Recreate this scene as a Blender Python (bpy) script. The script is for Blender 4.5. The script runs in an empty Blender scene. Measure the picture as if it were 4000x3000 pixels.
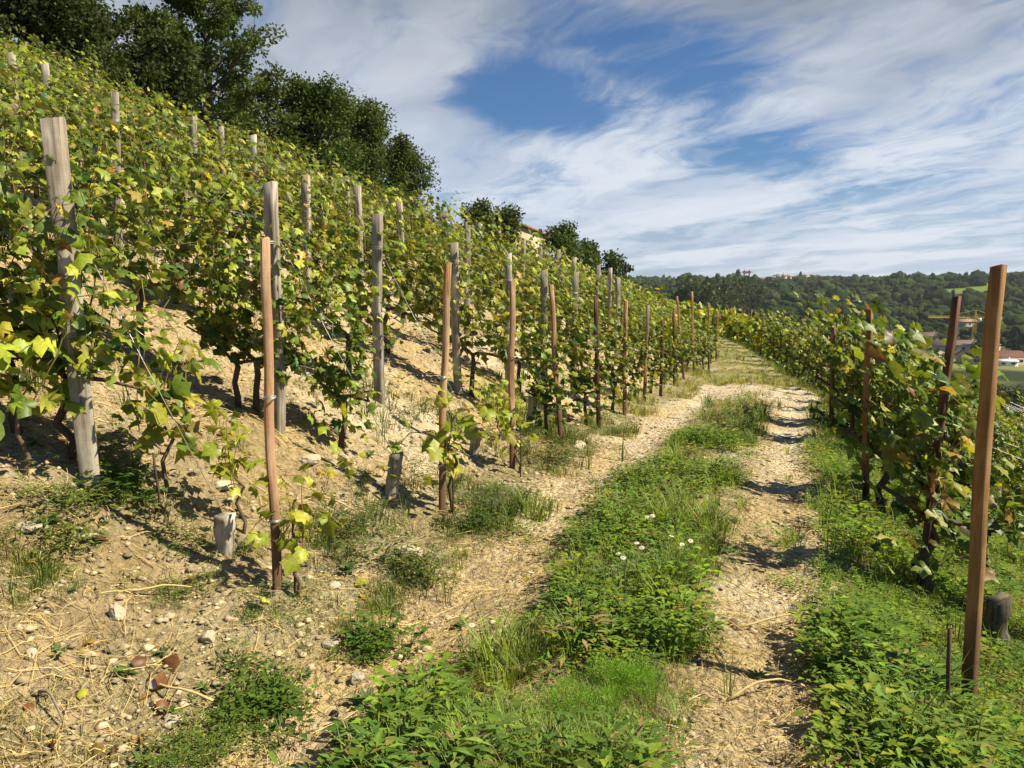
import bpy, math, random
import numpy as np
from mathutils import Vector, Matrix

# ------------------------------------------------------------------ camera, sky, sun, exposure
scene = bpy.context.scene
COL = scene.collection
CAM_H, PITCH, FOC = 1.6, math.radians(7.16), 1671.0 / 1106.0      # focal length in half-widths
cam_d = bpy.data.cameras.new("camera")
cam = bpy.data.objects.new("camera", cam_d)
COL.objects.link(cam)
cam.location = (0, 0, CAM_H)
cam.rotation_euler = (math.pi / 2 - PITCH, 0, 0)
cam_d.sensor_width = 36.0
cam_d.lens = 18.0 * FOC
cam_d.clip_start = 0.05
cam_d.clip_end = 20000
scene.camera = cam

SUN_EL, SUN_AZ = math.radians(48), math.atan2(0.985, -0.15)         # azimuth clockwise from +Y
S = Vector((math.sin(SUN_AZ) * math.cos(SUN_EL), math.cos(SUN_AZ) * math.cos(SUN_EL), math.sin(SUN_EL)))
sun_d = bpy.data.lights.new("sun", 'SUN')
sun_d.energy = 5.0
sun_d.angle = math.radians(0.5)
sun_d.color = (1.0, 0.89, 0.66)
sun = bpy.data.objects.new("sun", sun_d)
COL.objects.link(sun)
sun.rotation_euler = S.to_track_quat('Z', 'Y').to_euler()
sun.location = (30, -10, 40)

vs = scene.view_settings
scene.display_settings.display_device = 'sRGB'
vs.view_transform = 'Standard'
vs.look = 'None'
vs.gamma = 1.0
vs.use_curve_mapping = False
vs.exposure = 0.95


class NT:
    """small node-tree writer"""
    def __init__(s, tree):
        s.t = tree
        tree.nodes.clear()

    def n(s, typ, ins=None, **kw):
        nd = s.t.nodes.new(typ)
        for k, v in kw.items():
            setattr(nd, k, v)
        for k, v in (ins or {}).items():
            sk = nd.inputs[k]
            if isinstance(v, bpy.types.NodeSocket):
                s.t.links.new(v, sk)
            else:
                sk.default_value = v
        return nd

    def math(s, op, a, b=0.0, c=0.0, clamp=False):
        return s.n('ShaderNodeMath', {0: a, 1: b, 2: c}, operation=op, use_clamp=clamp).outputs[0]

    def mix(s, f, a, b, blend='MIX'):
        nd = s.n('ShaderNodeMix', data_type='RGBA', blend_type=blend)
        for i, v in ((0, f), (6, a), (7, b)):
            if isinstance(v, bpy.types.NodeSocket):
                s.t.links.new(v, nd.inputs[i])
            else:
                nd.inputs[i].default_value = v if i == 0 or len(v) == 4 else (*v, 1)
        return nd.outputs[2]

    def ramp(s, f, stops, interp='LINEAR'):
        nd = s.n('ShaderNodeValToRGB', {0: f})
        cr = nd.color_ramp
        cr.interpolation = interp
        while len(cr.elements) < len(stops):
            cr.elements.new(0.5)
        for e, (p, c) in zip(cr.elements, stops):
            e.position = p
            e.color = (*c, 1) if hasattr(c, '__len__') else (c, c, c, 1)
        return nd.outputs[0]

    def rng(s, v, a, b, c=0.0, d=1.0, smooth=True):
        return s.n('ShaderNodeMapRange', {0: v, 1: a, 2: b, 3: c, 4: d},
                   interpolation_type='SMOOTHSTEP' if smooth else 'LINEAR').outputs[0]

    def noise(s, vec, scale, detail=4.0, rough=0.55, dist=0.0):
        return s.n('ShaderNodeTexNoise', {'Vector': vec, 'Scale': scale, 'Detail': detail, 'Roughness': rough,
                                          'Distortion': dist}).outputs[0]


def build_world():
    w = bpy.data.worlds.new("World")
    scene.world = w
    w.use_nodes = True
    t = NT(w.node_tree)
    sky = t.n('ShaderNodeTexSky', sky_type='NISHITA', sun_disc=False, sun_elevation=SUN_EL, sun_rotation=SUN_AZ,
              altitude=300.0, air_density=1.0, dust_density=0.6, ozone_density=2.0).outputs[0]
    sky = t.mix(1.0, sky, (0.5, 0.8, 1.12), 'MULTIPLY')
    d = t.n('ShaderNodeTexCoord').outputs['Generated']
    sep = t.n('ShaderNodeSeparateXYZ', {0: d}).outputs
    z = t.math('MAXIMUM', sep[2], 0.0)
    zz = t.math('ADD', z, 0.09)
    px, py = t.math('DIVIDE', sep[0], zz), t.math('DIVIDE', sep[1], zz)
    p = t.n('ShaderNodeCombineXYZ', {0: px, 1: py}).outputs[0]
    # streets of thin cloud, drawn out along one wind direction
    rot = t.n('ShaderNodeMapping', {'Vector': p, 'Rotation': (0, 0, math.radians(-16)), 'Scale': (1, 1, 1)}).outputs[0]
    stk = t.n('ShaderNodeMapping', {'Vector': rot, 'Scale': (1.0, 0.33, 1)}).outputs[0]
    warp = t.n('ShaderNodeTexNoise', {'Vector': rot, 'Scale': 0.9, 'Detail': 3.0}).outputs['Color']
    wv = t.n('ShaderNodeVectorMath', {0: warp, 1: (0.5, 0.5, 0.5)}, operation='SUBTRACT').outputs[0]
    wv = t.n('ShaderNodeVectorMath', {0: wv, 3: 0.9}, operation='SCALE').outputs[0]
    q = t.n('ShaderNodeVectorMath', {0: stk, 1: wv}, operation='ADD').outputs[0]
    big = t.noise(q, 0.9, 7.0, 0.56)
    fine = t.noise(q, 3.2, 6.0, 0.62)
    vfine = t.noise(q, 11.0, 6.0, 0.6)
    cov = t.math('ADD', t.math('MULTIPLY', big, 0.54), t.math('MULTIPLY', fine, 0.46))
    cov = t.math('ADD', cov, t.math('MULTIPLY', t.math('SUBTRACT', vfine, 0.5), 0.16))

    def hole(cx, cy, rx, ry, ang, amt):
        m = t.n('ShaderNodeVectorMath', {0: p, 1: (cx, cy, 0)}, operation='SUBTRACT').outputs[0]
        m = t.n('ShaderNodeMapping', {'Vector': m, 'Rotation': (0, 0, ang)}).outputs[0]
        m = t.n('ShaderNodeMapping', {'Vector': m, 'Scale': (1 / rx, 1 / ry, 0)}).outputs[0]
        ln = t.n('ShaderNodeVectorMath', {0: m}, operation='LENGTH').outputs['Value']
        return t.rng(ln, 0.1, 1.25, amt, 0.0)

    HOLES = WORLD_HOLES
    bias = None
    for h in HOLES:
        v = hole(*h)
        bias = v if bias is None else t.math('ADD', bias, v)
    cov = t.math('SUBTRACT', t.math('ADD', cov, 0.075), bias)
    cov = t.math('SUBTRACT', cov, t.rng(z, 0.50, 0.75, 0.0, 0.26))          # unseen sky overhead and behind cleared of cloud to lower the fill
    cov = t.math('SUBTRACT', cov, t.rng(sep[1], 0.15, -0.35, 0.0, 0.26))
    m = t.rng(cov, 0.36, 0.60)
    m = t.math('MAXIMUM', m, t.rng(z, 0.16, 0.0, 0.0, 0.72))
    # cloud brightness: bright thin parts, greyer where thick; overhead grey includes vignette darkening painted in
    thick = t.noise(q, 1.25, 6.0, 0.55)
    bri = t.rng(thick, 0.34, 0.62, 0.0, 1.0)
    lo = t.mix(t.rng(z, 0.10, 0.40), (6.2, 7.2, 9.0), (1.7, 2.15, 3.1))
    hi = t.mix(t.rng(z, 0.10, 0.42), (8.8, 9.5, 10.6), (4.6, 5.1, 5.9))
    cc = t.mix(bri, lo, hi)
    out = t.mix(m, sky, cc)
    bg = t.n('ShaderNodeBackground', {'Color': out, 'Strength': 0.044})
    o = t.n('ShaderNodeOutputWorld', {'Surface': bg.outputs[0]})
    w.cycles.sampling_method = 'MANUAL'
    w.cycles.sample_map_resolution = 512


def pix_dir(px, py):
    """unit ray of a photograph position (2212 x 1659 frame)"""
    u, v = (px - 1106.0) / 1671.0, (py - 829.5) / 1671.0
    c, s = math.cos(PITCH), math.sin(PITCH)
    d = Vector((u, c - v * s, -s - v * c))
    return d.normalized()


def cloud_xy(px, py):
    d = pix_dir(px, py)
    return d.x / (d.z + 0.09), d.y / (d.z + 0.09)


WORLD_HOLES = []
for (px, py, rx, ry, a, amt) in ((1140, 215, 0.40, 0.50, 0.5, 0.20), (1290, 160, 0.55, 0.55, 0.2, 0.10), (1455, 125, 0.40, 0.48, 0.2, 0.20),
                                 (1240, 265, 0.45, 0.40, 0.2, 0.12), (1680, 335, 0.50, 0.75, 0.35, 0.16),
                                 (1950, 400, 0.8, 1.0, 0.5, 0.05), (1300, 40, 0.3, 0.35, 0.0, 0.08), (2010, 450, 1.0, 1.2, 0.4, 0.07)):
    cx, cy = cloud_xy(px, py)
    WORLD_HOLES.append((cx, cy, rx, ry, a, amt))
build_world()

# ------------------------------------------------------------------ noise and terrain shape
def hash2(ix, iy, seed):
    n = (ix * 374761393 + iy * 668265263 + seed * 1442695041) & 0xFFFFFFFF
    n = ((n ^ (n >> 13)) * 1274126177) & 0xFFFFFFFF
    return ((n ^ (n >> 16)) & 0xFFFF) / 65535.0


def vnoise(x, y, seed=0):
    x, y = np.asarray(x, float), np.asarray(y, float)
    ix, iy = np.floor(x).astype(np.int64), np.floor(y).astype(np.int64)
    fx, fy = x - ix, y - iy
    fx, fy = fx * fx * (3 - 2 * fx), fy * fy * (3 - 2 * fy)
    a, b = hash2(ix, iy, seed), hash2(ix + 1, iy, seed)
    c, d = hash2(ix, iy + 1, seed), hash2(ix + 1, iy + 1, seed)
    return (a + (b - a) * fx) * (1 - fy) + (c + (d - c) * fx) * fy


def fbm(x, y, seed=0, octs=4):
    t, a, n = 0.0, 0.5, 0.0
    for k in range(octs):
        t = t + a * vnoise(x * 2 ** k, y * 2 ** k, seed + k)
        n += a
        a *= 0.5
    return t / n


def sstep(a, b, x):
    t = np.clip((x - a) / (b - a), 0, 1)
    return t * t * (3 - 2 * t)


TRACK = np.array([(-14, -34.), (-4.9, -10), (-.95, 0), (.35, 3.2), (.85, 4.6), (1.45, 6.3), (2.35, 8.6), (3.4, 11.3), (4.5, 14), (5.3, 17),
                  (6.0, 20), (6.9, 25), (7.6, 30), (8.1, 36), (8.4, 45), (8, 60), (6, 90), (-2, 150), (-30, 300), (-60, 450)])
TZ_S = [-1000, 0, 6, 10, 14, 17, 20, 25, 30, 36, 45, 60, 90, 150, 300, 600]
TZ_Z = [0, 0, -.02, -.14, -.32, -.52, -.64, -.60, -.50, -.45, -.5, -1.0, -2.8, -9, -28, -46]


def track_sd(x, y):
    """signed distance to the track's centre line (left < 0) and y of the nearest point on it"""
    best = np.full(x.shape, 1e18)
    sd = np.zeros(x.shape)
    ty = np.zeros(x.shape)
    for i in range(len(TRACK) - 1):
        a, b = TRACK[i], TRACK[i + 1]
        ab = b - a
        L = ab @ ab
        u = np.clip(((x - a[0]) * ab[0] + (y - a[1]) * ab[1]) / L, 0, 1)
        qx, qy = a[0] + u * ab[0], a[1] + u * ab[1]
        dd = (x - qx) ** 2 + (y - qy) ** 2
        sg = np.sign((x - a[0]) * ab[1] - (y - a[1]) * ab[0])
        m = dd < best
        best = np.where(m, dd, best)
        sd = np.where(m, np.where(sg == 0, 1, sg) * np.sqrt(dd), sd)
        ty = np.where(m, qy, ty)
    return sd, ty


def H(x, y, micro=True):
    x, y = np.atleast_1d(np.asarray(x, float)), np.atleast_1d(np.asarray(y, float))
    d, ty = track_sd(x, y)
    z = np.interp(ty, TZ_S, TZ_Z)
    e = np.maximum(-d - 1.2, 0)
    k = np.interp(ty, [0, 8, 22, 45, 75, 110, 160, 250], [1, 1, .75, .70, .56, .35, .1, 0])
    up = np.where(e < 1.5, .27 * e * e / 1.5 + .17 * e, 0) + np.where(e >= 1.5, .66 + .395 * (e - 1.5), 0)
    top = np.where(e > 17, .66 + .395 * 15.5 + (e - 17) * .12 - .0012 * np.minimum((e - 17), 50) ** 2, up)
    z = z + k * top
    g = np.maximum(d - .95, 0)
    dn = np.where(g < 1.6, .46 * g + .05 * g * np.minimum(g, 1), .816 + .38 * (g - 1.6))
    dn = dn * np.interp(ty, [0, 3, 6, 9], [.45, .55, .85, 1])
    near = np.maximum(z - dn, -46 + 0 * z)
    # far side of the valley
    r = np.hypot(x, y)
    th = np.arctan2(x, y)
    far = -46 + sstep(690, 1750, r + 60 * np.sin(th * 9) + 30 * np.sin(th * 23 + 1)) * 54 + 10 * (fbm(x / 330, y / 330, 5, 3) - .5) * sstep(700, 1000, r)
    far = far + sstep(2500, 4200, r) * 32
    far = far + sstep(.44, .68, th) * sstep(900, 1500, r) * 9
    far = far + np.exp(-((th - .365) / .055) ** 4) * sstep(1800, 2060, r) * 15
    w = sstep(330, 620, r) * (y > -2000)
    z = near * (1 - w) + far * w
    if micro:
        a = sstep(60, 5, r)
        rough = .35 + .65 * sstep(-1.0, -1.8, d)
        z = z + a * ((fbm(x * 2.1, y * 2.1, 11, 3) - .5) * .12 * rough + (fbm(x * 8, y * 8, 21, 4) - .5) * .085 * rough)
        rut = np.exp(-((d + .78) / .24) ** 2) + np.exp(-((d - .74) / .22) ** 2)
        z = z - a * .045 * rut + a * .05 * np.exp(-(d / .4) ** 2)
    return z


def march(px, py, off=0.0, far=4000, tmin=1.2):
    """where a photograph position meets the terrain raised by off, beyond tmin metres"""
    d = pix_dir(px, py)
    t = np.geomspace(tmin, far, 2000)
    g = CAM_H + t * d.z - H(t * d.x, t * d.y, False) - off
    c = np.where((g[:-1] >= 0) & (g[1:] < 0))[0]
    if len(c):
        i = c[0]
        tt = t[i] + (t[i + 1] - t[i]) * g[i] / (g[i] - g[i + 1])
    else:
        tt = t[np.argmin(abs(g))]
    x, y = tt * d.x, tt * d.y
    return Vector((x, y, float(H(x, y)[0])))


def gz(x, y):
    return float(H(x, y)[0])


# ------------------------------------------------------------------ mesh and object helpers
def make_mesh(name, V, faces, mats=None, col=None, smooth=False, fmat=None):
    """V (n,3); faces: list of int arrays (m,k); col: (n,3|4) point colour attribute 'col'"""
    me = bpy.data.meshes.new(name)
    V = np.asarray(V, np.float32)
    fs = [np.asarray(f, np.int32) for f in faces if len(f)]
    loops = np.concatenate([f.ravel() for f in fs])
    cnt = np.concatenate([np.full(len(f), f.shape[1], np.int32) for f in fs])
    st = np.concatenate([[0], np.cumsum(cnt)[:-1]]).astype(np.int32)
    me.vertices.add(len(V))
    me.vertices.foreach_set('co', V.ravel())
    me.loops.add(len(loops))
    me.loops.foreach_set('vertex_index', loops)
    me.polygons.add(len(cnt))
    me.polygons.foreach_set('loop_start', st)
    me.polygons.foreach_set('loop_total', cnt)
    if smooth:
        me.polygons.foreach_set('use_smooth', np.ones(len(cnt), bool))
    if fmat is not None:
        me.polygons.foreach_set('material_index', np.asarray(fmat, np.int32))
    me.update(calc_edges=True)
    if col is not None:
        col = np.asarray(col, np.float32)
        if col.shape[1] == 3:
            col = np.concatenate([col, np.ones((len(col), 1), np.float32)], 1)
        at = me.attributes.new('col', 'FLOAT_COLOR', 'POINT')
        at.data.foreach_set('color', np.ascontiguousarray(col, np.float32).ravel())
    for m in (mats if isinstance(mats, (list, tuple)) else [mats]):
        if m is not None:
            me.materials.append(m)
    return me


class MB:
    """gathers pieces that belong to ONE mesh"""
    def __init__(s):
        s.V, s.F, s.C, s.n = [], {}, [], 0

    def add(s, V, faces, col=(1, 1, 1)):
        V = np.asarray(V, float)
        for f in faces:
            f = np.asarray(f, np.int64)
            if len(f):
                s.F.setdefault(f.shape[1], []).append(f + s.n)
        c = np.asarray(col, float)
        s.C.append(np.tile(c, (len(V), 1)) if c.ndim == 1 else c)
        s.V.append(V)
        s.n += len(V)

    def mesh(s, name, mat, smooth=False):
        return make_mesh(name, np.concatenate(s.V), [np.concatenate(v) for v in s.F.values()], mat, np.concatenate(s.C), smooth)

    def box(s, c, size, rz=0.0, col=(1, 1, 1), taper=1.0):
        x, y, z = np.array(size) / 2
        V = np.array([(-x, -y, -z), (x, -y, -z), (x, y, -z), (-x, y, -z), (-x * taper, -y * taper, z), (x * taper, -y * taper, z), (x * taper, y * taper, z), (-x * taper, y * taper, z)])
        cz, sz = math.cos(rz), math.sin(rz)
        V = V @ np.array([(cz, sz, 0), (-sz, cz, 0), (0, 0, 1)]) + np.array(c)
        s.add(V, [[(0, 3, 2, 1), (4, 5, 6, 7), (0, 1, 5, 4), (1, 2, 6, 5), (2, 3, 7, 6), (3, 0, 4, 7)]], col)

    def tube(s, pts, rad, k=6, col=(1, 1, 1), cap=True):
        P = np.asarray(pts, float)
        n = len(P)
        R = np.full(n, rad) if np.isscalar(rad) else np.asarray(rad, float)
        T = np.gradient(P, axis=0) if n > 2 else np.tile(P[1] - P[0], (n, 1))
        T /= np.linalg.norm(T, axis=1)[:, None] + 1e-9
        up = np.array((0, 0, 1.0)) if abs(T[:, 2]).mean() < .8 else np.array((1.0, 0, 0))
        A = np.cross(T, up)
        A /= np.linalg.norm(A, axis=1)[:, None] + 1e-9
        B = np.cross(T, A)
        th = np.arange(k) * 2 * math.pi / k
        V = (P[:, None] + R[:, None, None] * (A[:, None] * np.cos(th)[None, :, None] + B[:, None] * np.sin(th)[None, :, None])).reshape(-1, 3)
        i, j = np.meshgrid(np.arange(n - 1), np.arange(k), indexing='ij')
        a = i * k + j
        b = i * k + (j + 1) % k
        Q = np.stack([a, a + k, b + k, b], -1).reshape(-1, 4)
        fs = [Q]
        if cap and k > 2:
            fs.append(np.array([list(range(k))]))
            fs.append(np.array([list(range((n - 1) * k, n * k))[::-1]]))
        s.add(V, fs, col)

    def bar(s, a, b, w, col=(1, 1, 1)):
        s.tube([a, b], w * .7, 4, col, False)


def scatter(tmplV, tmplF, pos, R, sc, col=None, tcol=None):
    """copies of one template: pos (N,3), R (N,3,3), sc (N,) or (N,3) -> V, faces, colours"""
    N, k = len(pos), len(tmplV)
    sc = np.asarray(sc, float)
    T = tmplV[None] * (sc[:, None, None] if sc.ndim == 1 else sc[:, None, :])
    V = np.einsum('nij,nkj->nki', R, T) + pos[:, None]
    off = (np.arange(N) * k)[:, None, None]
    F = [(np.asarray(f)[None] + off).reshape(-1, np.asarray(f).shape[1]) for f in tmplF]
    C = None
    if col is not None:
        C = np.repeat(col[:, None], k, 1)
        if tcol is not None:
            C = C * tcol[None]
        C = C.reshape(-1, col.shape[1])
    return V.reshape(-1, 3), F, C


def frames(dirv, nrm, roll=None):
    """rotation matrices whose y axis is dirv and z axis near nrm"""
    y = dirv / (np.linalg.norm(dirv, axis=1)[:, None] + 1e-9)
    x = np.cross(y, nrm)
    x /= np.linalg.norm(x, axis=1)[:, None] + 1e-9
    z = np.cross(x, y)
    return np.stack([x, y, z], -1)


def rotz(a):
    c, s = np.cos(a), np.sin(a)
    o, l = np.zeros_like(a), np.ones_like(a)
    return np.stack([np.stack([c, -s, o], -1), np.stack([s, c, o], -1), np.stack([o, o, l], -1)], -2)


def tag(o, label=None, cat=None, group=None, kind=None):
    for k, v in (('label', label), ('category', cat), ('group', group), ('kind', kind)):
        if v:
            o[k] = v
    return o


def obj(name, me, parent=None, loc=(0, 0, 0), rot=(0, 0, 0)):
    o = bpy.data.objects.new(name, me)
    COL.objects.link(o)
    o.location = loc
    o.rotation_euler = rot
    if parent:
        o.parent = parent
    return o


def thing(name, label, cat, loc, rz=0.0, group=None):
    return tag(obj(name, None, None, loc, (0, 0, rz)), label, cat, group)


ORD = 'zeroth first second third fourth fifth sixth seventh eighth ninth tenth eleventh twelfth thirteenth fourteenth fifteenth sixteenth seventeenth eighteenth nineteenth twentieth'.split()
TENS = {20: 'twenty', 30: 'thirty', 40: 'forty', 50: 'fifty'}


def ordw(n):
    if n <= 20:
        return ORD[n]
    return TENS[n // 10 * 10] + '-' + ORD[n % 10] if n % 10 else TENS[n // 10 * 10][:-1] + 'ieth'

# ------------------------------------------------------------------ materials
MATS = {}


def new_mat(name):
    m = bpy.data.materials.new(name)
    m.use_nodes = True
    MATS[name] = m
    return m, NT(m.node_tree)


def leaf_mat(name, trans=.38, rough=.45, hue=.012, val=.22, spec=.35, gain=1.0):
    m, t = new_mat(name)
    a = t.n('ShaderNodeAttribute', attribute_name='col').outputs['Color']
    rnd = t.n('ShaderNodeObjectInfo').outputs['Random']
    geo = t.n('ShaderNodeNewGeometry')
    tc = t.n('ShaderNodeTexCoord').outputs['Object']
    nz = t.noise(tc, 60.0, 2.0)
    v = t.math('MULTIPLY', t.math('ADD', t.math('MULTIPLY', rnd, val), 1 - val / 2), t.rng(nz, .3, .7, .82, 1.15))
    v = t.math('MULTIPLY', v, gain)
    h = t.math('ADD', t.math('MULTIPLY', rnd, hue * 2), .5 - hue)
    c = t.n('ShaderNodeHueSaturation', {'Hue': h, 'Saturation': 1.0, 'Value': v, 'Color': a}).outputs[0]
    back = t.mix(.35, c, (.34, .38, .2))
    c2 = t.mix(t.math('MULTIPLY', geo.outputs['Backfacing'], .5), c, back)
    b = t.n('ShaderNodeBsdfPrincipled', {'Base Color': c2, 'Roughness': rough, 'Specular IOR Level': spec})
    tr = t.n('ShaderNodeBsdfTranslucent', {'Color': t.mix(1.0, c, (1.5, 1.45, .7), 'MULTIPLY')})
    mx = t.n('ShaderNodeMixShader', {0: trans, 1: b.outputs[0], 2: tr.outputs[0]})
    t.n('ShaderNodeOutputMaterial', {'Surface': mx.outputs[0]})
    return m


def attr_mat(name, rough=.8, var=.3, scale=30.0, bump=0.0, spec=.3, bdist=.01):
    m, t = new_mat(name)
    a = t.n('ShaderNodeAttribute', attribute_name='col').outputs['Color']
    tc = t.n('ShaderNodeTexCoord').outputs['Object']
    nz = t.noise(tc, scale, 5.0, .6)
    c = t.mix(1.0, a, t.ramp(nz, [(.3, 1 - var), (.7, 1 + var * .5)]), 'MULTIPLY')
    ins = {'Base Color': c, 'Roughness': rough, 'Specular IOR Level': spec}
    if bump:
        ins['Normal'] = t.n('ShaderNodeBump', {'Strength': bump, 'Distance': bdist, 'Height': nz}).outputs[0]
    b = t.n('ShaderNodeBsdfPrincipled', ins)
    t.n('ShaderNodeOutputMaterial', {'Surface': b.outputs[0]})
    return m


def wood_mat(name, light, dark, bleach, low=None, rough=.85):
    """sawn or split wood: grain drawn out along z, weathering in long patches, own tint for every piece"""
    m, t = new_mat(name)
    tc = t.n('ShaderNodeTexCoord').outputs['Object']
    rnd = t.n('ShaderNodeObjectInfo').outputs['Random']
    off = t.n('ShaderNodeCombineXYZ', {0: t.math('MULTIPLY', rnd, 37.0), 1: t.math('MULTIPLY', rnd, 11.0), 2: 0.0}).outputs[0]
    v = t.n('ShaderNodeVectorMath', {0: tc, 1: off}, operation='ADD').outputs[0]
    g = t.n('ShaderNodeMapping', {'Vector': v, 'Scale': (48, 48, 1.6)}).outputs[0]
    grain = t.noise(g, 1.0, 6.0, .65, .6)
    blot = t.noise(t.n('ShaderNodeMapping', {'Vector': v, 'Scale': (9, 9, 2.3)}).outputs[0], 1.0, 4.0, .6)
    saw = t.noise(t.n('ShaderNodeMapping', {'Vector': v, 'Scale': (4, 4, 130)}).outputs[0], 1.0, 2.0, .5)
    c = t.mix(t.rng(grain, .32, .68), dark, light)
    c = t.mix(t.rng(blot, .45, .7), c, bleach)
    c = t.mix(1.0, c, t.ramp(saw, [(.3, .93), (.6, 1.02)]), 'MULTIPLY')
    if low:
        z = t.n('ShaderNodeSeparateXYZ', {0: tc}).outputs[2]
        zz = t.math('ADD', z, t.math('MULTIPLY', blot, .35))
        c = t.mix(t.rng(zz, .42, .75, 1.0, 0.0), c, t.mix(grain, low, tuple(x * 1.7 for x in low)))
    c = t.n('ShaderNodeHueSaturation', {'Hue': t.math('ADD', t.math('MULTIPLY', rnd, .02), .49), 'Saturation': t.math('ADD', t.math('MULTIPLY', rnd, .25), .85),
                                        'Value': t.math('ADD', t.math('MULTIPLY', rnd, .35), .82), 'Color': c}).outputs[0]
    bp = t.n('ShaderNodeBump', {'Strength': .55, 'Distance': .004, 'Height': grain}).outputs[0]
    b = t.n('ShaderNodeBsdfPrincipled', {'Base Color': c, 'Roughness': rough, 'Specular IOR Level': .2, 'Normal': bp})
    t.n('ShaderNodeOutputMaterial', {'Surface': b.outputs[0]})
    return m


def plain_mat(name, c, rough=.6, metal=0.0):
    m, t = new_mat(name)
    tc = t.n('ShaderNodeTexCoord').outputs['Object']
    nz = t.noise(tc, 14.0, 4.0)
    cc = t.mix(1.0, (*c, 1), t.ramp(nz, [(.3, .75), (.7, 1.12)]), 'MULTIPLY')
    b = t.n('ShaderNodeBsdfPrincipled', {'Base Color': cc, 'Roughness': rough, 'Metallic': metal})
    t.n('ShaderNodeOutputMaterial', {'Surface': b.outputs[0]})
    return m


def ground_mat():
    m, t = new_mat('ground_soil')
    a = t.n('ShaderNodeAttribute', attribute_name='col').outputs['Color']
    P = t.n('ShaderNodeNewGeometry').outputs['Position']
    n1 = t.noise(P, 2.3, 6.0, .65)
    n2 = t.noise(P, 19.0, 6.0, .68)
    n3 = t.noise(P, 90.0, 3.0, .6)
    vor = t.n('ShaderNodeTexVoronoi', {'Vector': P, 'Scale': 26.0}, feature='F1')
    c = t.mix(1.0, a, t.ramp(n1, [(.3, .74), (.5, 1.0), (.7, 1.2)]), 'MULTIPLY')
    c = t.mix(1.0, c, t.ramp(n2, [(.3, .5), (.47, .95), (.7, 1.25)]), 'MULTIPLY')
    c = t.mix(t.rng(n3, .52, .66, 0, .35), c, t.mix(1.0, c, (1.35, 1.25, 1.05), 'MULTIPLY'))
    h = t.math('ADD', t.math('MULTIPLY', n2, 1.0), t.math('MULTIPLY', n3, .35))
    h = t.math('ADD', h, t.math('MULTIPLY', vor.outputs['Distance'], -.7))
    bp = t.n('ShaderNodeBump', {'Strength': 1.0, 'Distance': .05, 'Height': h}).outputs[0]
    b = t.n('ShaderNodeBsdfPrincipled', {'Base Color': c, 'Roughness': .95, 'Specular IOR Level': .12, 'Normal': bp})
    t.n('ShaderNodeOutputMaterial', {'Surface': b.outputs[0]})
    return m


M_VINE = leaf_mat('vine_leaf', .33)
M_WEED = leaf_mat('weed_leaf', .35, .55, spec=.18)
M_TREE = leaf_mat('tree_leaf', .25, .6, .015, .25, .12)
M_FOREST = leaf_mat('forest_leaf', .05, .9, 0, 0, .03)
M_BARK = attr_mat('bark', .9, .5, 25, .6)
M_CANE = attr_mat('cane_bark', .7, .4, 40, .3, bdist=.004)
M_STRAW = attr_mat('dry_stalks', .75, .25, 60)
M_STONE = attr_mat('limestone', .85, .35, 14, .6)
M_POST = wood_mat('weathered_grey_wood', (.36, .31, .24), (.13, .11, .085), (.47, .43, .36))
M_STAKE = wood_mat('reddish_sawn_wood', (.44, .25, .13), (.19, .09, .045), (.48, .335, .22), (.11, .06, .036))
M_STAKE_MID = wood_mat('brown_sawn_wood', (.24, .13, .065), (.13, .065, .033), (.29, .17, .095), (.075, .042, .026))
M_STAKE_OLD = wood_mat('dark_brown_wood', (.16, .075, .035), (.06, .03, .018), (.24, .13, .07), (.05, .028, .018))
M_WIRE = plain_mat('galvanised_wire', (.50, .50, .48), .45, .6)
M_IRON = plain_mat('rusty_iron', (.09, .055, .04), .8, .3)
M_ATTR = attr_mat('painted_surfaces', .8, .18, .6)
M_GROUND = ground_mat()

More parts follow.
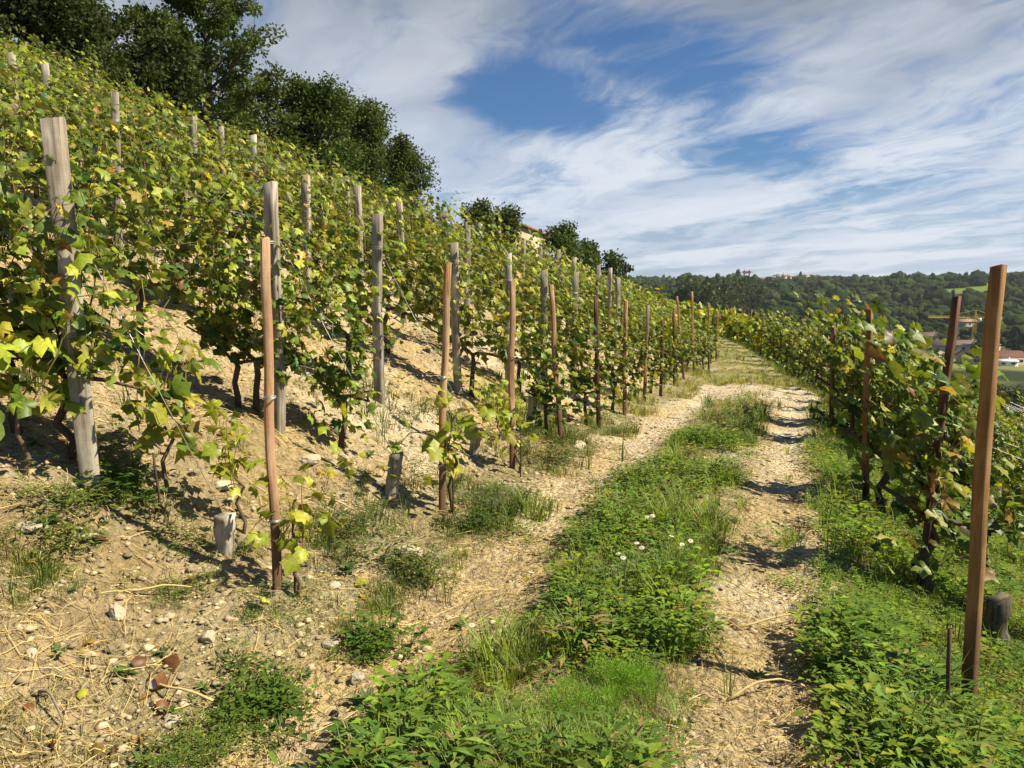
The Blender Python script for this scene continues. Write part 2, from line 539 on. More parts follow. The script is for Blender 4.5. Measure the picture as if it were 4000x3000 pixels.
# ------------------------------------------------------------------ ground: one sheet out to the horizon
def build_ground():
    n = 820
    t = np.linspace(-1, 1, n)
    k = 8.1
    w = np.sinh(k * t) * (5200 / math.sinh(k))
    gx, gy = np.meshgrid(w + .3, w + 4.2)
    x, y = gx.ravel(), gy.ravel()
    z = H(x, y)
    d, ty = track_sd(x, y)
    r = np.hypot(x, y)
    n1 = fbm(x * .9, y * .9, 31, 4)
    n2 = fbm(x * 3.1, y * 3.1, 41, 3)
    soil = np.array((.47, .365, .215))
    pale = np.array((.58, .485, .33))
    straw = np.array((.50, .37, .17))
    green = np.array((.085, .105, .03))
    dry = np.array((.24, .25, .08))
    c = soil + (pale - soil) * sstep(.42, .62, n1)[:, None]
    c = c + (straw - c) * (sstep(.45, .65, n2) * .6)[:, None]
    rut = np.exp(-((abs(d) - .72) / .18) ** 4) * sstep(6, 8, ty) + sstep(12.3, 13.5, ty) * sstep(16.5, 15.2, ty) * (abs(d) < 1.2)
    c = c + (np.array((.60, .51, .37)) - c) * np.clip(rut, 0, 1)[:, None] * .8
    # verdure where the cover is closed: middle strip, right verge and between the right rows
    g = np.exp(-((d) / .5) ** 4) * sstep(11, 6, ty) * .6
    g = np.maximum(g, sstep(.98, 1.25, d) * .8)
    g = np.maximum(g, sstep(-1.05, -1.25, d) * sstep(-1.9, -1.5, d) * .45)
    g = g * sstep(.25, .5, n2 + .15)
    c = c + (green - c) * np.clip(g, 0, 1)[:, None]
    g2 = sstep(15.5, 18, ty) * (d > -1.3) * (d < 1.6)
    c = c + (dry - c) * (g2 * .75 * sstep(.3, .6, n1 + .12))[:, None]
    up = sstep(16, 19, -d)
    c = c + (np.array((.07, .08, .025)) - c) * up[:, None]
    litter_vignette = sstep(-1.2, -2.2, d) * sstep(7.5, 3.5, r) * .8 * sstep(.25, .55, n2 * .5 + n1 * .5)
    c = c + (np.array((.22, .165, .085)) - c) * litter_vignette[:, None]  # brown straw litter, plus vignette darkening put into the soil colour
    far = sstep(120, 260, r)
    woods = np.array((.022, .032, .012))
    meadow = np.array((.16, .17, .06))
    fm = sstep(.45, .6, fbm(x / 70, y / 70, 51, 3)) * sstep(900, 700, r)
    fc = woods + (meadow - woods) * fm[:, None]
    c = c + (fc - c) * far[:, None]
    f = FIELD_MASK(x, y)
    c = c + (np.array((.115, .165, .022)) - c) * f[:, None]
    i, j = np.meshgrid(np.arange(n - 1), np.arange(n - 1), indexing='ij')
    a = (i * n + j).ravel()
    F = np.stack([a, a + 1, a + n + 1, a + n], -1)
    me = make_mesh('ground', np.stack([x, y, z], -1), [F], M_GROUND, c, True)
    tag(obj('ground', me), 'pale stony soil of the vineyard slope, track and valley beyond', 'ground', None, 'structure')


FIELDS = []


def FIELD_MASK(x, y):
    th, r = np.arctan2(x, y), np.hypot(x, y)
    m = np.zeros(x.shape)
    for (t0, t1, r0, r1) in FIELDS:
        rc = (th - t0) / (t1 - t0)
        m = np.maximum(m, ((th > t0) & (th < t1) & (r > r0) & (r < r1)) * 1.0)
    return m


def field_from_pixels(xa, xb, ya, yb):
    A, B = march((xa + xb) / 2, yb, tmin=300), march((xa + xb) / 2, ya, tmin=300)
    t0, t1 = math.atan((xa - 1106) / 1671), math.atan((xb - 1106) / 1671)
    if A and B:
        FIELDS.append((t0, t1, math.hypot(A.x, A.y), math.hypot(B.x, B.y)))


field_from_pixels(2015, 2075, 624, 636)
field_from_pixels(2075, 2115, 619, 634)
field_from_pixels(2115, 2165, 611, 630)
build_ground()

# ------------------------------------------------------------------ leaf shapes
def grape_leaf():
    o = [(0, 0, 0), (.17, -.13, .03), (.43, -.06, -.04), (.50, .20, -.10), (.36, .32, -.02), (.60, .58, -.14), (.30, .66, -.02), (0, 1.02, -.16)]
    o = o + [(-x, y, z) for x, y, z in o[:0:-1] if x > 0]
    V = np.array([(0, .36, .07)] + o)
    V[:, 2] -= .34 * V[:, 0] ** 2 + .10 * (V[:, 1] - .4) ** 2
    k = len(o)
    F = np.array([(0, 1 + i, 1 + (i + 1) % k) for i in range(k)])
    tc = np.ones((k + 1, 3))
    return V, F, tc


def grape_leaf_small():
    V = np.array([(0, .3, .06), (.12, -.1, 0), (.48, .02, -.1), (.5, .5, -.14), (0, 1, -.14), (-.5, .5, -.14), (-.48, .02, -.1), (-.12, -.1, 0)])
    F = np.array([(0, 1 + i, 1 + (i + 1) % 7) for i in range(7)])
    return V, F, np.ones((8, 3))


LEAF, LEAFS = grape_leaf(), grape_leaf_small()
PAL = np.array([(.05, .10, .014), (.11, .175, .02), (.20, .265, .024), (.31, .355, .034), (.45, .42, .05), (.34, .23, .055), (.17, .08, .03)])


def leaf_cols(rng, n, w, u=None):
    """palette picks (dark green .. green .. yellow-green .. yellow .. tan .. brown) with weights w"""
    w = np.array(w, float)
    k = rng.choice(len(PAL), n, p=w / w.sum())
    c = PAL[k] * rng.uniform(.75, 1.3, (n, 1)) * rng.uniform(.92, 1.08, (n, 3))
    return c


def leaf_cloud(rng, pos, out, size, w, tmpl, margin=.5):
    n = len(pos)
    # blades hang outwards and look up and out
    dirv = out * .9 + rng.normal(0, .55, (n, 3)) + np.array((0, 0, -.35))
    nrm = out * .75 + rng.normal(0, .45, (n, 3)) + np.array((0, 0, .8))
    R = frames(dirv, nrm)
    col = leaf_cols(rng, n, w)
    V, F, C = scatter(tmpl[0], [tmpl[1]], pos, R, size, col, None)
    k = len(tmpl[0])
    C = C.reshape(n, k, 3)
    ed = rng.random(n) < margin
    yel = np.array((.32, .32, .045)) * rng.uniform(.7, 1.2, (n, 1))
    C[ed, 1:] = C[ed, 1:] * .55 + (yel[ed] * .45)[:, None]
    V = V.reshape(n, k, 3) + 0
    V += rng.normal(0, 1, V.shape) * (size[:, None, None] if hasattr(size, '__len__') else size) * .07
    return V.reshape(-1, 3), F, C.reshape(-1, 3)


# ------------------------------------------------------------------ grapevines
def vine_data(seed, slope, kind):
    """foliage / cane / trunk meshes of one plant; x runs along the row (downhill towards the track), slope = dz/dx of the ground"""
    rng = np.random.default_rng(seed)
    thin = .68 if slope < -.4 else 1.0
    P = dict(full=dict(n=13, h=(1.3, 1.85), half=.52, w=(.20, .27, .28, .15, .06, .03, .01), low=.58, size=(.058, .122), inf=85),
             yellow=dict(n=13, h=(1.25, 1.8), half=.52, w=(.10, .18, .30, .24, .11, .05, .02), low=.58, size=(.054, .112), inf=75),
             end=dict(n=10, h=(.95, 1.62), half=.26, w=(.30, .28, .22, .10, .05, .03, .02), low=.12, size=(.06, .12), inf=110),
             dry=dict(n=9, h=(.95, 1.62), half=.26, w=(.30, .20, .08, .04, .06, .14, .18), low=.12, size=(.06, .12), inf=110),
             small=dict(n=5, h=(.75, 1.15), half=.22, w=(.08, .25, .35, .22, .06, .03, .01), low=.3, size=(.06, .115), inf=25),
             sprout=dict(n=4, h=(.5, .85), half=.12, w=(.0, .0, .35, .55, .1, 0, 0), low=.1, size=(.07, .115), inf=6))[kind]
    fol, cane, trunk = MB(), MB(), MB()
    half = P['half']
    hz = P['low']
    # trunk: a gnarled stock that forks into two arms tied to the lowest wire
    tb = np.array([(0, 0, -.12), (.02, .01, .08), (-.02, .015, .22), (.015, -.01, .36), (0, 0, .46)]) + np.r_[np.zeros((1, 3)), rng.normal(0, .016, (4, 3))]
    if kind in ('small', 'sprout'):
        tb = tb * np.array((1, 1, .8))
        trunk.tube(tb, [.014, .012, .011, .010, .008], 6, (.13, .095, .06))
    else:
        trunk.tube(tb, [.034, .03, .026, .027, .02], 7, (.075, .055, .04))
        for s in (-1, 1):
            a = np.array([tb[-1], tb[-1] + (s * .12, 0, .06), (s * .3, .01, .55), (s * half, 0, .58)])
            a[:, 2] += -slope * 0 + slope * a[:, 0]
            trunk.tube(a, [.02, .016, .012, .008], 5, (.09, .065, .045))
    allp, allo, alls = [], [], []
    for i in range(int(P['n'] * (thin + 1) / 2)):
        x0 = rng.uniform(-half, half)
        top = rng.uniform(*P['h']) + (rng.uniform(.1, .4) if kind in ('full', 'yellow') and i < 3 else 0)
        st = np.array((x0 * (.9 if kind not in ('end', 'dry') else .8), rng.normal(0, .03), .52 if kind not in ('small', 'sprout') else rng.uniform(.25, .38)))
        m = max(6, int((top - st[2]) / .07) + int(rng.integers(0, 7)))
        pts = [st]
        dirv = np.array((rng.normal(0, .25), rng.normal(0, .25), 1.0))
        for k in range(m):
            dirv = dirv + rng.normal(0, .16, 3) * np.array((1, 1, .4))
            p = pts[-1]
            dirv[1] -= p[1] * .9                               # the wires hold the wall of leaves
            if p[2] > top - .15:
                dirv[2] -= .35 + rng.random() * .3             # tips arch over
                dirv[1] += rng.normal(0, .3)
            dirv /= np.linalg.norm(dirv)
            pts.append(p + dirv * .072)
        pts = np.array(pts)
        cane.tube(pts[::2] if len(pts) > 8 else pts, np.linspace(.0042, .002, len(pts[::2] if len(pts) > 8 else pts)), 3,
                  (.24, .20, .05) if rng.random() < .5 else (.22, .12, .05), False)
        side = np.where(np.arange(len(pts)) % 2 == 0, 1.0, -1.0)
        out = np.stack([rng.normal(0, .45, len(pts)), side * rng.uniform(.5, 1.1, len(pts)), rng.normal(.05, .3, len(pts))], -1)
        pet = pts + out * rng.uniform(.03, .10, (len(pts), 1))
        allp.append(pet)
        allo.append(out)
        alls.append(np.linspace(1.0, .62, len(pts)))
    n = int(P['inf'] * thin)
    if n:
        ip = np.stack([rng.uniform(-half - .05, half + .05, n), rng.normal(0, .13, n), rng.uniform(hz, 1.35 if kind not in ('small', 'sprout') else .8, n)], -1)
        if kind in ('end', 'dry'):                            # leaves right down a row's end
            ip[:, 2] = hz + (1.5 - hz) * rng.random(n) ** 1.2
        io = np.stack([rng.normal(0, .5, n), np.sign(ip[:, 1]) * .8, rng.normal(0, .3, n)], -1)
        allp.append(ip)
        allo.append(io)
        alls.append(np.full(n, 1.0))
    p, o, sz = np.concatenate(allp), np.concatenate(allo), np.concatenate(alls)
    if kind in ('full', 'yellow'):
        keep = rng.random(len(p)) < .94
        p, o, sz = p[keep], o[keep], sz[keep]
    size = rng.uniform(*P['size'], len(p)) * sz
    V, F, C = leaf_cloud(rng, p, o, size, P['w'], LEAF)
    inner_shade = np.repeat(np.abs(p[:, 1]) < .10, len(LEAF[0]))          # shade inside the plant, put into the colour of the middle leaves
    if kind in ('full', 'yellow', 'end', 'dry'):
        C[inner_shade] = C[inner_shade] * .45 + np.array((.04, .085, .015)) * .55
    V[:, 2] += slope * V[:, 0]
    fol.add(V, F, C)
    for c in cane.V:
        c[:, 2] += slope * c[:, 0]
    return (fol.mesh('foliage', M_VINE), cane.mesh('cane', M_CANE), trunk.mesh('trunk', M_CANE, True))


SL, SR = -.33, -.42
VINES = {('L', 'full'): [vine_data(100 + i, SL, 'full') for i in range(7)], ('L', 'yellow'): [vine_data(120 + i, SL, 'yellow') for i in range(6)],
         ('L', 'end'): [vine_data(140 + i, SL, 'end') for i in range(4)], ('L', 'small'): [vine_data(150 + i, SL, 'small') for i in range(4)],
         ('L', 'sprout'): [vine_data(160 + i, SL * .5, 'sprout') for i in range(4)],
         ('R', 'dry'): [vine_data(250, SR, 'dry')],
         ('R', 'full'): [vine_data(200 + i, SR, 'full') for i in range(6)], ('R', 'yellow'): [vine_data(220 + i, SR, 'yellow') for i in range(4)],
         ('R', 'end'): [vine_data(240 + i, SR, 'end') for i in range(4)]}
VR = random.Random(5)


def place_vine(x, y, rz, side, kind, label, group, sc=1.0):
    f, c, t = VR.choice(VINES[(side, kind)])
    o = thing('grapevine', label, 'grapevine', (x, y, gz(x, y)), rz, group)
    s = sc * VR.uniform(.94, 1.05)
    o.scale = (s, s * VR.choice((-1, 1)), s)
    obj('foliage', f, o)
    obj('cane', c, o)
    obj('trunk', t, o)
    return o

# ------------------------------------------------------------------ posts, stakes, stumps
def post_mesh(name, seed, h, w0, w1, mat, round_=.22, emb=.3, wob=.006, topcut=.02):
    """one timber: chamfered section, slightly bent and split, z=0 at the ground"""
    rng = np.random.default_rng(seed)
    zs = np.concatenate([[-emb], np.linspace(0, h, 9)])
    a = 1 - round_
    sec = np.array([(1, -a), (1, a), (a, 1), (-a, 1), (-1, a), (-1, -a), (-a, -1), (a, -1)]) * .5
    asp = rng.uniform(.72, 1.0)
    wand = np.cumsum(rng.normal(0, wob, (len(zs), 2)), 0)
    wand -= wand[1]
    V = []
    for i, z in enumerate(zs):
        w = w0 + (w1 - w0) * max(z, 0) / h
        s = sec * np.array((w, w * asp)) * rng.uniform(.96, 1.04, (8, 2)) + wand[i]
        zz = np.full(8, z)
        if i == len(zs) - 1:
            zz = z + sec[:, 0] * topcut + rng.normal(0, .003, 8)
        V.append(np.c_[s, zz])
    V = np.concatenate(V)
    n = len(zs)
    F = [[(i * 8 + j, i * 8 + (j + 1) % 8, (i + 1) * 8 + (j + 1) % 8, (i + 1) * 8 + j) for j in range(8) for i in range(n - 1)],
         [tuple((n - 1) * 8 + j for j in range(8)), tuple(range(7, -1, -1))]]
    return make_mesh(name, V, F, mat)


def wrap_mesh(seed, w):
    """two or three turns of wire round a post"""
    rng = np.random.default_rng(seed)
    m = MB()
    t = np.linspace(0, 2 * math.pi * 3, 40)
    r = w * .66
    P = np.stack([np.cos(t) * r, np.sin(t) * r * .95, np.cumsum(rng.normal(.0006, .0022, 40))], -1)
    m.tube(P, .0022, 4, (1, 1, 1))
    m.tube([(r, 0, 0), (r + .03, .01, -.015), (r + .05, .03, .01)], .002, 4)
    return m.mesh('wire_wrap', M_WIRE)


POSTS = [post_mesh('post', 300 + i, 1.65, .082, .078, M_POST) for i in range(6)]
POSTS_FAT = [post_mesh('post', 320, 1.65, .095, .112, M_POST, .12)]
STAKES = [post_mesh('stake', 340 + i, 1.7, .040, .038, M_STAKE, .07, .3, .005, .007) for i in range(4)]
STAKES_OLD = [post_mesh('stake', 350 + i, 1.7, .040, .038, M_STAKE_OLD, .1, .3, .004, .006) for i in range(3)]
STAKES_MID = [post_mesh('stake', 345 + i, 1.7, .043, .041, M_STAKE_MID, .07, .3, .004, .006) for i in range(3)]
M_STUMP = wood_mat('dark_grey_wood', (.13, .11, .085), (.04, .032, .025), (.20, .18, .15))
STUMPS_DARK = [post_mesh('stump', 365, .32, .092, .086, M_STUMP, .3, .25, .007, .05)]
STUMPS = [post_mesh('stump', 360 + i, .32, .085, .088, M_POST, .25, .25, .004, .03) for i in range(4)]
WRAPS = [wrap_mesh(370 + i, .085) for i in range(3)]
PR = random.Random(11)


def aim(axis, roll):
    q = Vector((0, 0, 1)).rotation_difference(axis.normalized())
    return (q.to_matrix() @ Matrix.Rotation(roll, 3, 'Z')).to_euler()


TIES = [wrap_mesh(380 + i, .043) for i in range(2)]


def upright(name, meshes, base, top, h0, label, cat, group, roll=None, wid=1.0, wraps=()):
    ax = top - base
    o = obj(name, PR.choice(meshes), None, base, aim(ax, PR.uniform(-.5, .5) if roll is None else roll))
    s = ax.length / h0
    o.scale = (wid, wid, s)
    tag(o, label, cat, group)
    for z in wraps:
        nm = 'wire_tie' if cat == 'stake' else 'wire_wrap'
        obj(nm, PR.choice(TIES if cat == 'stake' else WRAPS), o, (0, 0, z / s * 1.0), (0, 0, PR.uniform(0, 6.28)))
    return o


def top_point(base, px, py, h=None):
    """point of the top's line of sight at the base's distance"""
    d = pix_dir(px, py)
    t = base.y / d.y
    p = Vector((0, 0, CAM_H)) + d * t
    if h:
        p = base + (p - base).normalized() * h
    return p


G_STAKE_L, G_STAKE_R = 'brown end stakes left of the track', 'brown end stakes right of the track'
G_POST_L, G_POST_R = 'grey trellis posts on the left slope', 'grey trellis posts among the right rows'
ROWS_L, ROWS_R = [], []
DL, DR = Vector((-.965, .26, 0)).normalized(), Vector((.965, -.26, 0)).normalized()
left_stakes = [((600, 1280), (570, 515), 0), ((955, 1110), (958, 568), 0), ((1107, 1015), (1110, 607), 0), ((1212, 958), (1193, 615), 0),
               ((1293, 925), (1286, 640), 1), ((1349, 895), (1352, 650), 0), ((1392, 868), (1402, 660), 0), ((1427, 856), (1431, 690), 1),
               ((1456, 833), (1456, 665), 1), ((1477, 818), (1464, 640), 0), ((1499, 806), (1496, 630), 0), ((1531, 797), (1530, 655), 0), ((1547, 780), (1551, 672), 0)]
for i, (b, t, old) in enumerate(left_stakes):
    B = march(*b)
    ROWS_L.append(B)
    T = top_point(B, *t)
    upright('vine_stake', STAKES_OLD if old else STAKES, B, T, 1.7,
            f'{"dark" if old else "reddish"} brown wooden stake ending the {ordw(i + 1)} vine row left of the track', 'stake', G_STAKE_L,
            roll=math.atan2(B.x, B.y) * -1 + PR.uniform(.1, .5), wid=1.0 + .02 * i, wraps=(.34, .95) if i < 6 else ())
right_stakes = [((2090, 1560), (2172, 575), 0), ((1985, 1285), (2070, 640), 1), ((1870, 1110), (1880, 663), 0), ((1838, 985), (1848, 694), 1), ((1797, 935), (1801, 697), 0)]
for i, (b, t, old) in enumerate(right_stakes):
    B = march(*b)
    ROWS_R.append(B)
    T = top_point(B, *t)
    upright('vine_stake', STAKES_OLD if old else STAKES_MID, B, T, 1.7,
            f'{"dark leaning" if old else "tall reddish"} brown stake ending the {ordw(i + 1)} vine row right of the track', 'stake', G_STAKE_R,
            roll=math.atan2(B.x, B.y) * -1 - .5, wid=1.12 if i == 0 else 1.0)


# rows farther along the track at the planting distance
def along(s0, off, n, step):
    out, y, last = [], s0, None
    seg = np.linspace(s0, 130, 4000)
    i = np.searchsorted(TRACK[:, 1], seg) - 1
    a, b = TRACK[i], TRACK[np.minimum(i + 1, len(TRACK) - 1)]
    u = ((seg - a[:, 1]) / (b[:, 1] - a[:, 1]))[:, None]
    P = a + (b - a) * u
    T = np.gradient(P, axis=0)
    T /= np.linalg.norm(T, axis=1)[:, None]
    Q = P + off * np.stack([T[:, 1], -T[:, 0]], -1)
    L = np.concatenate([[0], np.cumsum(np.linalg.norm(np.diff(Q, axis=0), axis=1))])
    for k in range(n):
        j = np.searchsorted(L, k * step)
        if j >= len(Q):
            break
        out.append(Vector((Q[j, 0], Q[j, 1], gz(*Q[j]))))
    return out


yl = ROWS_L[-1].y + 1.2
ROWS_L += along(yl, -1.65, 60, 1.35)
ROWS_R += along(ROWS_R[-1].y + 1.0, 1.55, 66, 1.35)
for i, B in enumerate(ROWS_L):
    if 13 <= i < 34:
        upright('vine_stake', STAKES + STAKES_OLD, B, B + Vector((PR.uniform(-.1, .1), PR.uniform(-.05, .05), PR.uniform(1.3, 1.7))), 1.7,
                f'brown wooden stake ending the {ordw(i + 1)} vine row left of the track', 'stake', G_STAKE_L)
for i, B in enumerate(ROWS_R):
    if 5 <= i < 30:
        upright('vine_stake', STAKES + STAKES_OLD, B, B + Vector((PR.uniform(-.1, .2), PR.uniform(-.05, .05), PR.uniform(1.25, 1.6))), 1.7,
                f'brown wooden stake ending the {ordw(i + 1)} vine row right of the track', 'stake', G_STAKE_R)

# first grey posts of the left rows, read off the photograph
first_posts = {}
near = [((110, 258), (195, 1025)), ((577, 396), (600, 920)), ((820, 463), (820, 865)), ((985, 525), (990, 850)), ((1100, 548), None), ((1178, 583), None),
        ((1240, 588), None), ((1336, 600), None), ((1363, 604), None), ((1390, 612), None), ((1419, 618), None), ((1443, 622), None), ((1457, 630), None), ((1484, 636), None)]
for i, (t, b) in enumerate(near):
    if b:
        B = march(*b)
    else:
        B = march(t[0], t[1], 1.62, tmin=5)
    T = top_point(B, *t)
    if not b:
        T = T + Vector((0, 0, 0))
    first_posts[i] = (B, T)
    extra = ' with square top' if i == 0 else ''
    upright('trellis_post', POSTS_FAT if i == 0 else POSTS, B, T, 1.65,
            f'grey weathered post{extra} nearest the track in the {ordw(i + 1)} row on the left', 'post', G_POST_L, wid=1.0,
            roll=.5 if i == 0 else None, wraps=(1.32, .75) if i < 8 else ())
# posts higher up the slope
for i, (x, y) in enumerate(sorted([(27, 110), (105, 138), (236, 204), (412, 255), (475, 270), (545, 300), (651, 372), (771, 402), (868, 430), (747, 378),
                            (955, 455), (1033, 480), (1078, 487), (1207, 531), (1239, 535), (1172, 520), (1006, 440), (1130, 515), (1290, 565), (1315, 572)])):
    B = march(x, y, 1.62, tmin=5)
    T = top_point(B, x, y)
    T = B + (T - B).normalized() * 1.62 + Vector((PR.uniform(-.04, .04), PR.uniform(-.05, .05), 0))
    upright('trellis_post', POSTS, B, T, 1.65,
            f'grey post showing above the vines of the left slope, {ordw(i + 1)} of the upper posts', 'post', G_POST_L, wraps=(1.3,) if i < 8 else ())
# procedural posts up the farther rows
k = 0
for i in range(14, 46):
    B0 = ROWS_L[i]
    for t in (1.3, 4.9, 8.6):
        p = B0 + DL * (t + PR.uniform(-.3, .3))
        B = Vector((p.x, p.y, gz(p.x, p.y)))
        if PR.random() < .75 and i < 34:
            upright('trellis_post', POSTS, B, B + Vector((PR.uniform(-.1, .1), PR.uniform(-.1, .1), PR.uniform(1.5, 1.75))), 1.65,
                    f'grey weathered post {ordw(int(t // 3.6) + 1)} from the track in the {ordw(i + 1)} row on the left', 'post', G_POST_L)
for i, (x, y, l, h) in enumerate([(1958, 737, .16, 1.5), (1996, 744, .14, 1.45), (1984, 757, .1, 1.4), (2025, 749, .30, 1.5), (2096, 777, .16, 1.45), (2185, 803, .30, 1.45),
                                  (1703, 674, .55, 1.5), (1735, 720, .6, 1.45), (1760, 722, .6, 1.45)]):
    B = march(x, y, h, tmin=4.5 if i < 6 else 14)
    T = B + Vector((0, 0, h))
    Bo = B - Vector((l, 0, 0))
    Bo.z = gz(Bo.x, Bo.y)
    upright('trellis_post', POSTS, Bo, T, 1.65, f'grey post {"leaning downhill" if l > .2 else "standing"} among the right rows, {["left of the dark leaning stake", "small one behind the others", "in front of the small one", "touching the dark leaning stake", "right of the dark leaning stake", "right of the tall stake", "nearest the bend", "behind the bend vines", "behind the third stake vines", "far down the bend"][i]}', 'post', G_POST_R,
            wraps=(1.3, .95) if i < 6 else ())
# anchor stumps
for i, (b, t, w, lab) in enumerate([((486, 1200), (484, 1112), 1.1, 'short grey anchor stump beside the nearest brown stake on the left'),
                                    ((846, 1068), (856, 980), 1.0, 'leaning grey anchor stump below the third grey post on the left'),
                                    ((1023, 978), (1029, 935), .9, 'small grey anchor stump between the second and third brown stakes'),
                                    ((1146, 932), (1150, 858), .9, 'upright grey anchor stump right of the third brown stake'),
                                    ((2150, 1400), (2160, 1288), 1.1, 'dark round stump in the grass behind the tall right stake'),
                                    ((1922, 1048), (1932, 996), 1.0, 'pale anchor stump in the grass between the right row ends'),
                                    ((1481, 768), (1484, 735), .9, 'small grey stump among the far left stakes')]):
    B = march(*b)
    T = top_point(B, *t)
    upright('anchor_stump', STUMPS_DARK if i == 4 else STUMPS, B, T, .32, lab, 'stump', 'anchor stumps of the trellis rows', wid=w)


# thin iron rods beside young vines and two tall poles on the skyline
def rod(b, t, r, label, cat, name, mat=None, group=None, hook=False, B=None):
    B = B or march(*b)
    T = top_point(B, *t)
    m = MB()
    v = T - B
    m.tube([(0, 0, -.1), tuple(v * .33 + Vector((.006, 0, 0))), tuple(v * .7), tuple(v)], r, 6, (.09, .06, .045))
    if hook:
        c = np.array(v)
        th = np.linspace(0, 6.0, 12)
        m.tube(np.stack([c[0] + np.cos(th) * .012, np.zeros(12) + c[1], c[2] + np.sin(th) * .012 + .008], -1), .004, 5, (.2, .15, .1))
    tag(obj(name, m.mesh(name, mat or M_IRON), None, B), label, cat, group)


rod((345, 1100), (331, 978), .007, 'thin rusty rod beside the small vine near the tall left post', 'rod', 'iron_rod', group='thin iron rods')
rod((636, 1292), (633, 1128), .007, 'thin rusty rod just right of the nearest left stake', 'rod', 'iron_rod', group='thin iron rods')
rod((976, 1112), (980, 1010), .007, 'thin rusty rod just right of the second left stake', 'rod', 'iron_rod', group='thin iron rods')
rod((1123, 1030), (1126, 940), .007, 'thin rusty rod just right of the third left stake', 'rod', 'iron_rod', group='thin iron rods')
rod((2041, 1600), (2052, 1358), .008, 'dark iron rod with curled tip left of the tall right stake', 'rod', 'iron_rod', group='thin iron rods', hook=True)
rod((1420, 640), (1424, 578), .022, 'thin tall pole standing above the far vines on the left', 'pole', 'tall_pole', group='tall thin poles in the far rows', B=march(1421, 640, 1.2))
rod((1487, 690), (1487, 585), .024, 'thin dark tall pole standing beside the far bend', 'pole', 'tall_pole', group='tall thin poles in the far rows', B=march(1487, 690, .2))


# wires: per row one set of strands, and anchor wires down to the stumps
def row_wires(P0, D, t0, t1, label, group):
    m = MB()
    o = None
    for h in (.56, 1.0, 1.38):
        pts = []
        for t in np.arange(t0, t1, .9):
            p = P0 + D * t
            pts.append((p.x - P0.x, p.y - P0.y, float(H(p.x, p.y, False)[0]) + h - P0.z + .012 * math.sin(t * 2 + h * 9)))
        m.tube(pts, .0023, 3, (1, 1, 1), False)
    tag(obj('trellis_wire', m.mesh('trellis_wire', M_WIRE), None, P0), label, 'wire', group)


for i in range(14):
    row_wires(ROWS_L[i], DL, 1.2, 12, f'thin wire strands strung along the {ordw(i + 1)} vine row on the left', 'trellis wires of the left rows')
for i in range(1, 7):
    row_wires(ROWS_R[i], DR, .6, 5, f'thin wire strands strung along the {ordw(i + 1)} vine row on the right', 'trellis wires of the right rows')
for i, (pi, fz, e) in enumerate([(0, .8, (484, 1112)), (1, .86, (852, 985)), (2, .82, (1027, 938)), (3, .8, (1149, 862))]):
    B, T = first_posts[pi]
    A = B + (T - B) * fz
    E = march(*e) if False else None
    g = [march(486, 1200), march(846, 1068), march(1023, 978), march(1146, 932)][i]
    E = top_point(g, *e)
    m = MB()
    m.tube([(0, 0, 0), tuple((E - A) * .5 + Vector((0, 0, -.02))), tuple(E - A)], .0022, 4)
    m.tube([tuple((E - A) * .5 + Vector((.004, 0, -.02))), tuple((E - A) * .45 + Vector((.05, .01, .02))), tuple((E - A) * .4 + Vector((-.02, 0, .03)))], .002, 4)
    tag(obj('anchor_wire', m.mesh('anchor_wire', M_WIRE), None, A), f'pale slack anchor wire running from the {ordw(i + 1)} grey post to its stump', 'wire', 'anchor wires')

# ------------------------------------------------------------------ vines along every row
plants = []
for i, B in enumerate(ROWS_L):
    rz = math.atan2(-DL.y, -DL.x)
    t, n = (1.5 if i < 3 else .98), 0
    while t < 17.0:
        n += 1
        p = B + DL * (t + VR.uniform(-.08, .08))
        plants.append([p.x, p.y, rz, 'L', 'full' if VR.random() < .42 else 'yellow', i + 1, n])
        t += .92 if VR.random() > .07 else 1.75
    if 3 <= i:
        p = B + DL * .16
        plants.append([p.x, p.y, rz, 'L', 'end', i + 1, 0])
for i, B in enumerate(ROWS_R):
    if i == 0:
        continue
    rz = math.atan2(DR.y, DR.x)
    t, n = .95, 0
    while t < 13.0:
        n += 1
        p = B + DR * (t + VR.uniform(-.08, .08))
        plants.append([p.x, p.y, rz, 'R', 'full' if VR.random() < .6 else 'yellow', i + 1, n])
        t += .9
    p = B + DR * (.12 if i > 1 else .05)
    plants.append([p.x, p.y, rz, 'R', 'dry' if i == 1 else 'end', i + 1, 0])
    if 2 <= i <= 6:
        p = B + DR * .48
        plants.append([p.x, p.y, rz, 'R', 'end', i + 1, -1])
vis = []
for q in plants:
    x, y = q[0], q[1]
    if y > .6 and -.74 < (x + .9) / y + 1e-9 + .0 and (x - 1.6) / y < .70 and y < 120:
        vis.append((math.hypot(x, y), q))
vis.sort(key=lambda v: v[0])
N_IND = 285
VG = {'L': 'grapevines on the left slope', 'R': 'grapevines in the right rows'}
CNAME = {'full': 'leafy green', 'yellow': 'yellowing', 'end': 'bushy'}
for dist, (x, y, rz, side, kind, r, n) in vis[:N_IND]:
    sd = 'left' if side == 'L' else 'right'
    if n < 0:
        lab = f'tall bushy grapevine just behind the end plant of the {ordw(r)} row right of track'
    elif kind == 'dry':
        lab = 'dark grapevine with withered brown leaves climbing the leaning stake on the right'
    elif kind == 'end':
        lab = f'bushy grapevine climbing the end stake of the {ordw(r)} row {sd} of the track'
    else:
        lab = f'{CNAME[kind]} grapevine, {ordw(n)} plant from the end of the {ordw(r)} row {sd} of track'
    kk = kind
    place_vine(x, y, rz, side, kk, lab, VG[side], (1.14 if kind == 'end' and r > 2 else .77 if kind not in ('end', 'dry') else 1.0) if side == 'R' else (.78 if kind == 'end' else .92 if n < 2 else 1.0))
